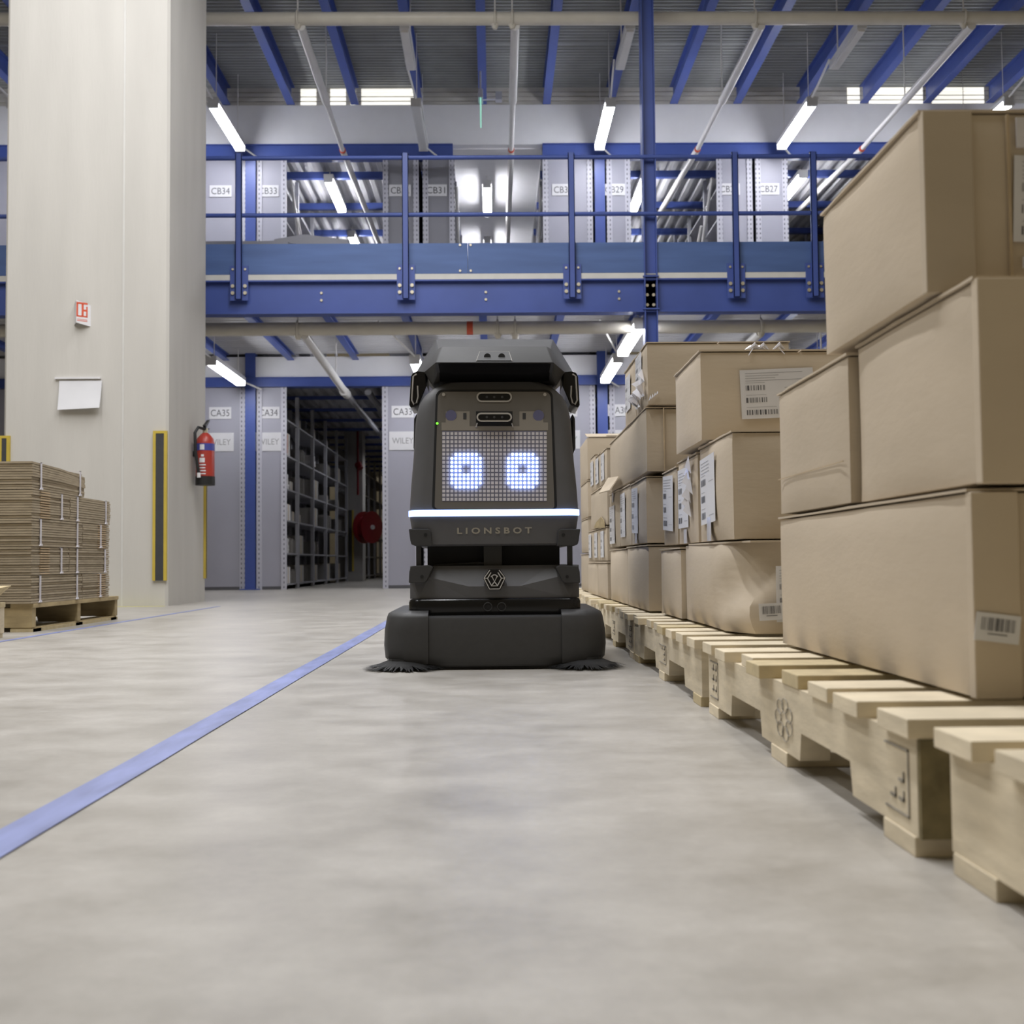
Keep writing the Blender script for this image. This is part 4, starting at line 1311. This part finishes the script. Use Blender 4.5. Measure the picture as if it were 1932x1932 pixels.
for s in (-1, 1):
    Yc = 3.465
    pts = [at(933 + s * dx, py, Yc) for dx, py in ((161, 1079), (158, 1068), (124, 1066), (116, 1070), (128, 1096), (133, 1100), (162, 1100))]
    MB().prism(pts, (0, .07, 0)).build('corner_cap', 'body_dark', RB, bevel=.003)
    pc = at(933 + s * 137, 1088, Yc)
    MB().tube([pc + Vector((0, -.0015, 0)), pc + Vector((0, .002, 0))], .005, 10).build('screw', 'matte_black', RB)
    pts = [at(933 + s * dx, py, Yc) for dx, py in ((162, 998), (124, 998), (120, 1002), (118, 1030), (150, 1030), (157, 1027), (159, 1020))]
    MB().prism(pts, (0, .07, 0)).build('upper_bracket', 'body_dark', RB, bevel=.003)
    pc = at(933 + s * 130, 1009, Yc)
    MB().tube([pc + Vector((0, -.0015, 0)), pc + Vector((0, .002, 0))], .005, 10).build('screw', 'matte_black', RB)
    x = s * hw(142, 3.52)
    MB().box(x - .0075, x + .0075, 3.50, 3.53, zr(1075, 3.5), zr(1020, 3.5)).build('support_post', 'body_dark', RB)
zk0, zk1 = zr(1070, 3.6), zr(1020, 3.6)
MB().box(-hw(126, 3.6), hw(123, 3.6), 3.60, 4.2, zk0 - .03, zk1 + .02).build('neck', 'matte_black', RB)
MB().box(-hw(20, 3.56), hw(14, 3.56), 3.55, 3.62, zk0 - .01, zk1).build('neck_actuator', 'black', RB)
MB().tube([(-.19, 3.57, zk0 + .006), (-.05, 3.55, zk0 + .012), (0, 3.57, zk0 + .01)], .006, 8).build('cable', 'black', RB)
# emblem on the lower body
EC = at(933, 1094, 3.466)


def emb(dx, dz, off=0.0):
    return Vector((EC.x + dx * .000295, 3.474 - .012 + off + dz * .00010, EC.z + dz * .000295))


b = MB(); b.prism([emb(*p, .006) for p in ((-60, 108), (-118, 18), (-60, -104), (60, -104), (118, 18), (60, 108))], (0, .012, 0))
eb = b.build('emblem_plate', 'gloss_black', RB)
b = MB()
for path in ([(-48, 98), (-108, 18), (-52, -94), (52, -94), (108, 18), (48, 98)], [(-108, 18), (-72, 14), (-30, -62), (30, -62), (72, 14), (108, 18)],
             [(-30, 42), (0, -20), (30, 42)], [(0, -20), (-32, -62)], [(0, -20), (32, -62)], [(-72, 14), (-36, 74)], [(72, 14), (36, 74)], [(-36, 30), (-10, 50), (10, 50), (36, 30)]):
    b.tube([emb(*p, .004) for p in path], .0017, 6)
b.build('emblem_lines', 'ring', eb)
# upper tank lip
Y3 = 3.475
b = MB(); b.loft([rrect(hw(w, Y3), Y3 + dy, 4.3, .045, zr(py, Y3)) for py, w, dy in ((1029, 150, .012), (1026, 155, .004), (1000, 157, .002), (973, 161, 0))])
b.build('tank_lip', 'body', RB, smooth=35)
b = MB(); b.loft([rrect(hw(w, Y3), Y3 + dy, 4.3, .045, zr(py, Y3)) for py, w, dy in ((973.5, 160, .0), (972.5, 163, -.007), (962, 163, -.007), (961, 160, .0))])
b.build('light_strip', 'strip', RB, smooth=35)
zx = zr(1001, Y3)
b = MB(); put_text(b, 'LIONSBOT', (at(933, 1001, Y3).x, Y3 + .0005, zx), (1, 0, 0), (0, 0, 1), hw(141, Y3), hw(12, Y3), 0)
b2 = MB(); b2.add(b.v, b.f)
b2.build('lettering', 'lettering', RB)


# upper body shell
def yf(py):
    return 3.475 + (961 - py) / (961 - 722) * .055


b = MB(); rings = []
for py, w in ((961, 160), (915, 157), (867, 152.5), (830, 150), (796, 148), (775, 145), (758, 140), (744, 131), (732, 118), (724, 106), (719, 94)):
    Yq = yf(py)
    rings.append(rrect(hw(w, Yq + .03), Yq + (0.0 if py > 740 else (740 - py) * .001), 4.28 - (961 - py) * .0004, .05 if w > 120 else .04, zr(py, Yq)))
b.loft(rings)
b.build('upper_shell', 'body', RB, smooth=40)


def fp(px, py, off):
    """point on the tilted front face of the robot, `off` metres in front of it"""
    return at(px, py, yf(py) - off)


def rpoly(x0, x1, xb0, xb1, y0, y1, r, n=5):
    """rounded trapezoid in picture pixels: top edge x0..x1 at y0, bottom edge xb0..xb1 at y1"""
    P = []
    for cx_, cy_, a0 in ((x0 + r, y0 + r, 180), (x1 - r, y0 + r, 270), (xb1 - r * .5, y1 - r * .5, 0), (xb0 + r * .5, y1 - r * .5, 90)):
        rq = r if cy_ < (y0 + y1) / 2 else r * .5
        for k in range(n + 1):
            a = math.radians(a0 + 90 * k / n)
            P.append((cx_ + rq * math.cos(a), cy_ + rq * math.sin(a)))
    return P


def plate(name, pix, off0, off1, mt, parent=RB, bevel=0.0, smooth=None):
    b = MB(); n = len(pix)
    b.add([fp(x, y, off0) for x, y in pix] + [fp(x, y, off1) for x, y in pix],
          [tuple(range(n)), tuple(range(2 * n - 1, n - 1, -1))] + [(i, (i + 1) % n, n + (i + 1) % n, n + i) for i in range(n)])
    return b.build(name, mt, parent, bevel=bevel, smooth=smooth)


plate('face_seam', rpoly(822, 1043, 815, 1051, 735, 961, 14), -.004, .0012, 'matte_black')
fpn = plate('face_panel', rpoly(826, 1039, 820, 1046, 739, 960, 12), 0, .004, 'face')
plate('sensor_board', [(836, 792), (882, 775), (882, 792), (985, 792), (985, 775), (1026, 775), (1036, 795), (1034, 812), (834, 812)][0:0] or
      [(841, 776), (886, 776), (886, 804), (980, 804), (980, 776), (1025, 776), (1025, 797), (1034, 797), (1034, 812), (833, 812), (833, 797), (841, 797)], .003, .0048, 'face_light', fpn)
mx = plate('led_board', [(834, 813), (1031, 813), (1031, 946), (834, 946)], .003, .0048, 'matrix', fpn)
b = MB()
for i in range(26):
    for j in range(17):
        x, y = 933 + (i - 12.5) * 7.66, 880 + (j - 8) * 7.75
        h_ = 2.7
        b.add([fp(x - h_, y - h_, .0054), fp(x + h_, y - h_, .0054), fp(x + h_, y + h_, .0054), fp(x - h_, y + h_, .0054)], [(0, 1, 2, 3)])
tag(b.build('led_lens', 'led_off', fpn), kind='stuff')
for cxp in (879.4, 986.0):
    b = MB()
    for i in range(8):
        for j in range(9):
            if (i in (0, 7) and j in (0, 8)) or (i in (3, 4) and j in (3, 4)):
                continue
            x, y = cxp + (i - 3.5) * 7.7, 888 + (j - 4) * 7.7
            b.loft([[fp(x + rq * math.cos(a), y + rq * math.sin(a), of) for a in [k * math.pi / 4 for k in range(8)]]
                    for rq, of in ((2.3, .0055), (2.5, .009), (1.3, .011))])
    tag(b.build('glowing_eye', 'led', fpn), 'square eye of bright blue-white light dots', kind='stuff')


def stadium(cx_, cy_, w, h, n=8):
    r = h / 2; P = []
    for k in range(n + 1):
        a = math.radians(-90 + 180 * k / n); P.append((cx_ + w / 2 - r + r * math.cos(a), cy_ + r * math.sin(a)))
    for k in range(n + 1):
        a = math.radians(90 + 180 * k / n); P.append((cx_ - w / 2 + r + r * math.cos(a), cy_ + r * math.sin(a)))
    return P


def depth_camera(cx_, cy_, w, h, o0, o1, name):
    base = plate(name, stadium(cx_, cy_, w, h), o0, o1, 'ring', fpn, smooth=40)
    plate('camera_window', stadium(cx_, cy_, w - 6, h - 6), o1 - .001, o1 + .0008, 'gloss_black', base)
    for dx in (-14, 0, 15):
        p = fp(cx_ + dx, cy_, o1 + .0012)
        MB().tube([p, p + Vector((0, -.0008, 0))], .004, 10).build('lens', 'body_dark', base)


depth_camera(932.5, 749, 67, 19, .003, .007, 'depth_camera')
depth_camera(932.5, 787, 67, 17, .003, .034, 'depth_camera')
plate('camera_recess', [(898, 776), (967, 776), (967, 804), (898, 804)], .003, .0046, 'matte_black', fpn)
for px in (851, 1016):
    p = fp(px, 784, .0045)
    MB().tube([p, p + Vector((0, -.0025, 0))], hw(10.5, 3.5), 20).build('speaker', 'speaker', fpn)
for px in (877, 989):
    plate('sensor_slot', [(px - 3, 779), (px + 3, 779), (px + 3, 791), (px - 3, 791)], .004, .0056, 'body_dark', fpn)
for px in (837, 1028):
    p = fp(px, 744.5, .004)
    MB().tube([p, p + Vector((0, -.003, 0))], hw(3.2, 3.5), 10).build('screw', 'ring', fpn)
p = fp(825, 799, .003)
MB().tube([p, p + Vector((0, -.004, 0))], .004, 8).build('status_light', 'green', fpn)
for s in (-1, 1):
    p = fp(933 + s * 35, 806, .005)
    MB().tube([p, p + Vector((-s * .004, -.004, .012))], .002, 6).build('bracket_arm', 'ring', fpn)

# hood: front brow, dark underside, side wings
def hp(dx, py, Y):
    return at(933 + dx, py, Y)


hood_half = [(99, 653, 3.60), (111, 683.5, 3.475), (106, 703, 3.525), (104, 721, 3.58),      # 0-3 front edge, underside
             (106, 657, 3.62), (133, 702, 3.60), (115, 727, 3.56),                            # 4-6 wing outer, wing lower
             (110, 640, 4.2), (150, 705, 4.2), (110, 740, 4.2)]                               # 7-9 back
vs = [hp(s * dx, py, Y) for s in (-1, 1) for dx, py, Y in hood_half]
n = len(hood_half)
fs = [(0, 1, n + 1, n), (1, 2, n + 2, n + 1), (2, 3, n + 3, n + 2)]
for k in (0, n):
    a = [k + i for i in range(n)]
    fs += [(a[0], a[4], a[5], a[1]), (a[1], a[5], a[6], a[2]), (a[2], a[6], a[3]), (a[4], a[7], a[8], a[5]), (a[5], a[8], a[9], a[6])]
fs += [(0, n, n + 4, 4), (4, n + 4, n + 7, 7), (3, 6, 9, n + 9, n + 6, n + 3), (7, n + 7, n + 8, n + 9, 9, 8)]
b = MB(); b.add(vs, fs)
hood = b.build('hood', 'body_dark', RB, bevel=.005, smooth=35)
b = MB()
b.add([hp(-106, 686.5, 3.478), hp(106, 686.5, 3.478), hp(103, 703, 3.522), hp(-103, 703, 3.522)], [(0, 1, 2, 3)])
b.add([hp(-104, 703, 3.523), hp(104, 703, 3.523), hp(103, 720, 3.576), hp(-103, 720, 3.576)], [(0, 1, 2, 3)])
b.build('brow_underside', 'gloss_black', hood)


def hf(px, py, off):
    """front of the hood"""
    t = (py - 653) / 30.5
    return at(px, py, 3.60 - .125 * t - off)


b = MB()
P = [hf(x, y, .001) for x, y in ((905, 664), (960, 664), (966, 681), (899, 681))]; b.prism(P, (0, -.003, .001))
bs = b.build('lidar_window', 'body_dark', hood)
b = MB(); b.tube([hf(x, y, .005) for x, y in ((899, 681), (905, 663.5), (960, 663.5), (966, 681))], .0014, 6); b.build('window_rim', 'ring', bs)
for px in (919.5, 946.5):
    p = hf(px, 674, .002)
    MB().tube([p + Vector((0, .004, 0)), p + Vector((0, -.006, .001))], .0105, 16).build('lens', 'matte_black', bs)
# side handles with slots
for s in (-1, 1):
    Yh = 3.62
    pix = [(dx, py) for dx, py in ((130, 702), (146, 700), (154, 703), (158, 711), (161, 764), (158, 769), (150, 767), (143, 763), (134, 742), (128, 728))]
    b = MB(); b.prism([hp(s * dx, py, Yh) for dx, py in pix], (0, .16, 0))
    hb = b.build('side_handle', 'gloss_black', RB, bevel=.003)
    b = MB()
    path = [(147, 706), (153, 710), (156, 755), (152, 763), (147, 760), (144, 748), (145, 728)]
    b.tube([hp(s * dx, py, Yh - .002) for dx, py in path], .0028, 6)
    b.build('slot_rim', 'ring', hb, smooth=60)
    b = MB(); b.prism([hp(s * dx, py, 3.66) for dx, py in ((147, 780), (152, 790), (153, 845), (147, 860))], (0, .2, 0))
    b.build('side_cover', 'body_dark', RB, bevel=.004)
# drive wheels under the body
for s in (-1, 1):
    MB().tube([(s * .17, 4.1, .10), (s * .23, 4.1, .10)], .0995, 24).build('drive_wheel', 'rubber', RB, smooth=40)
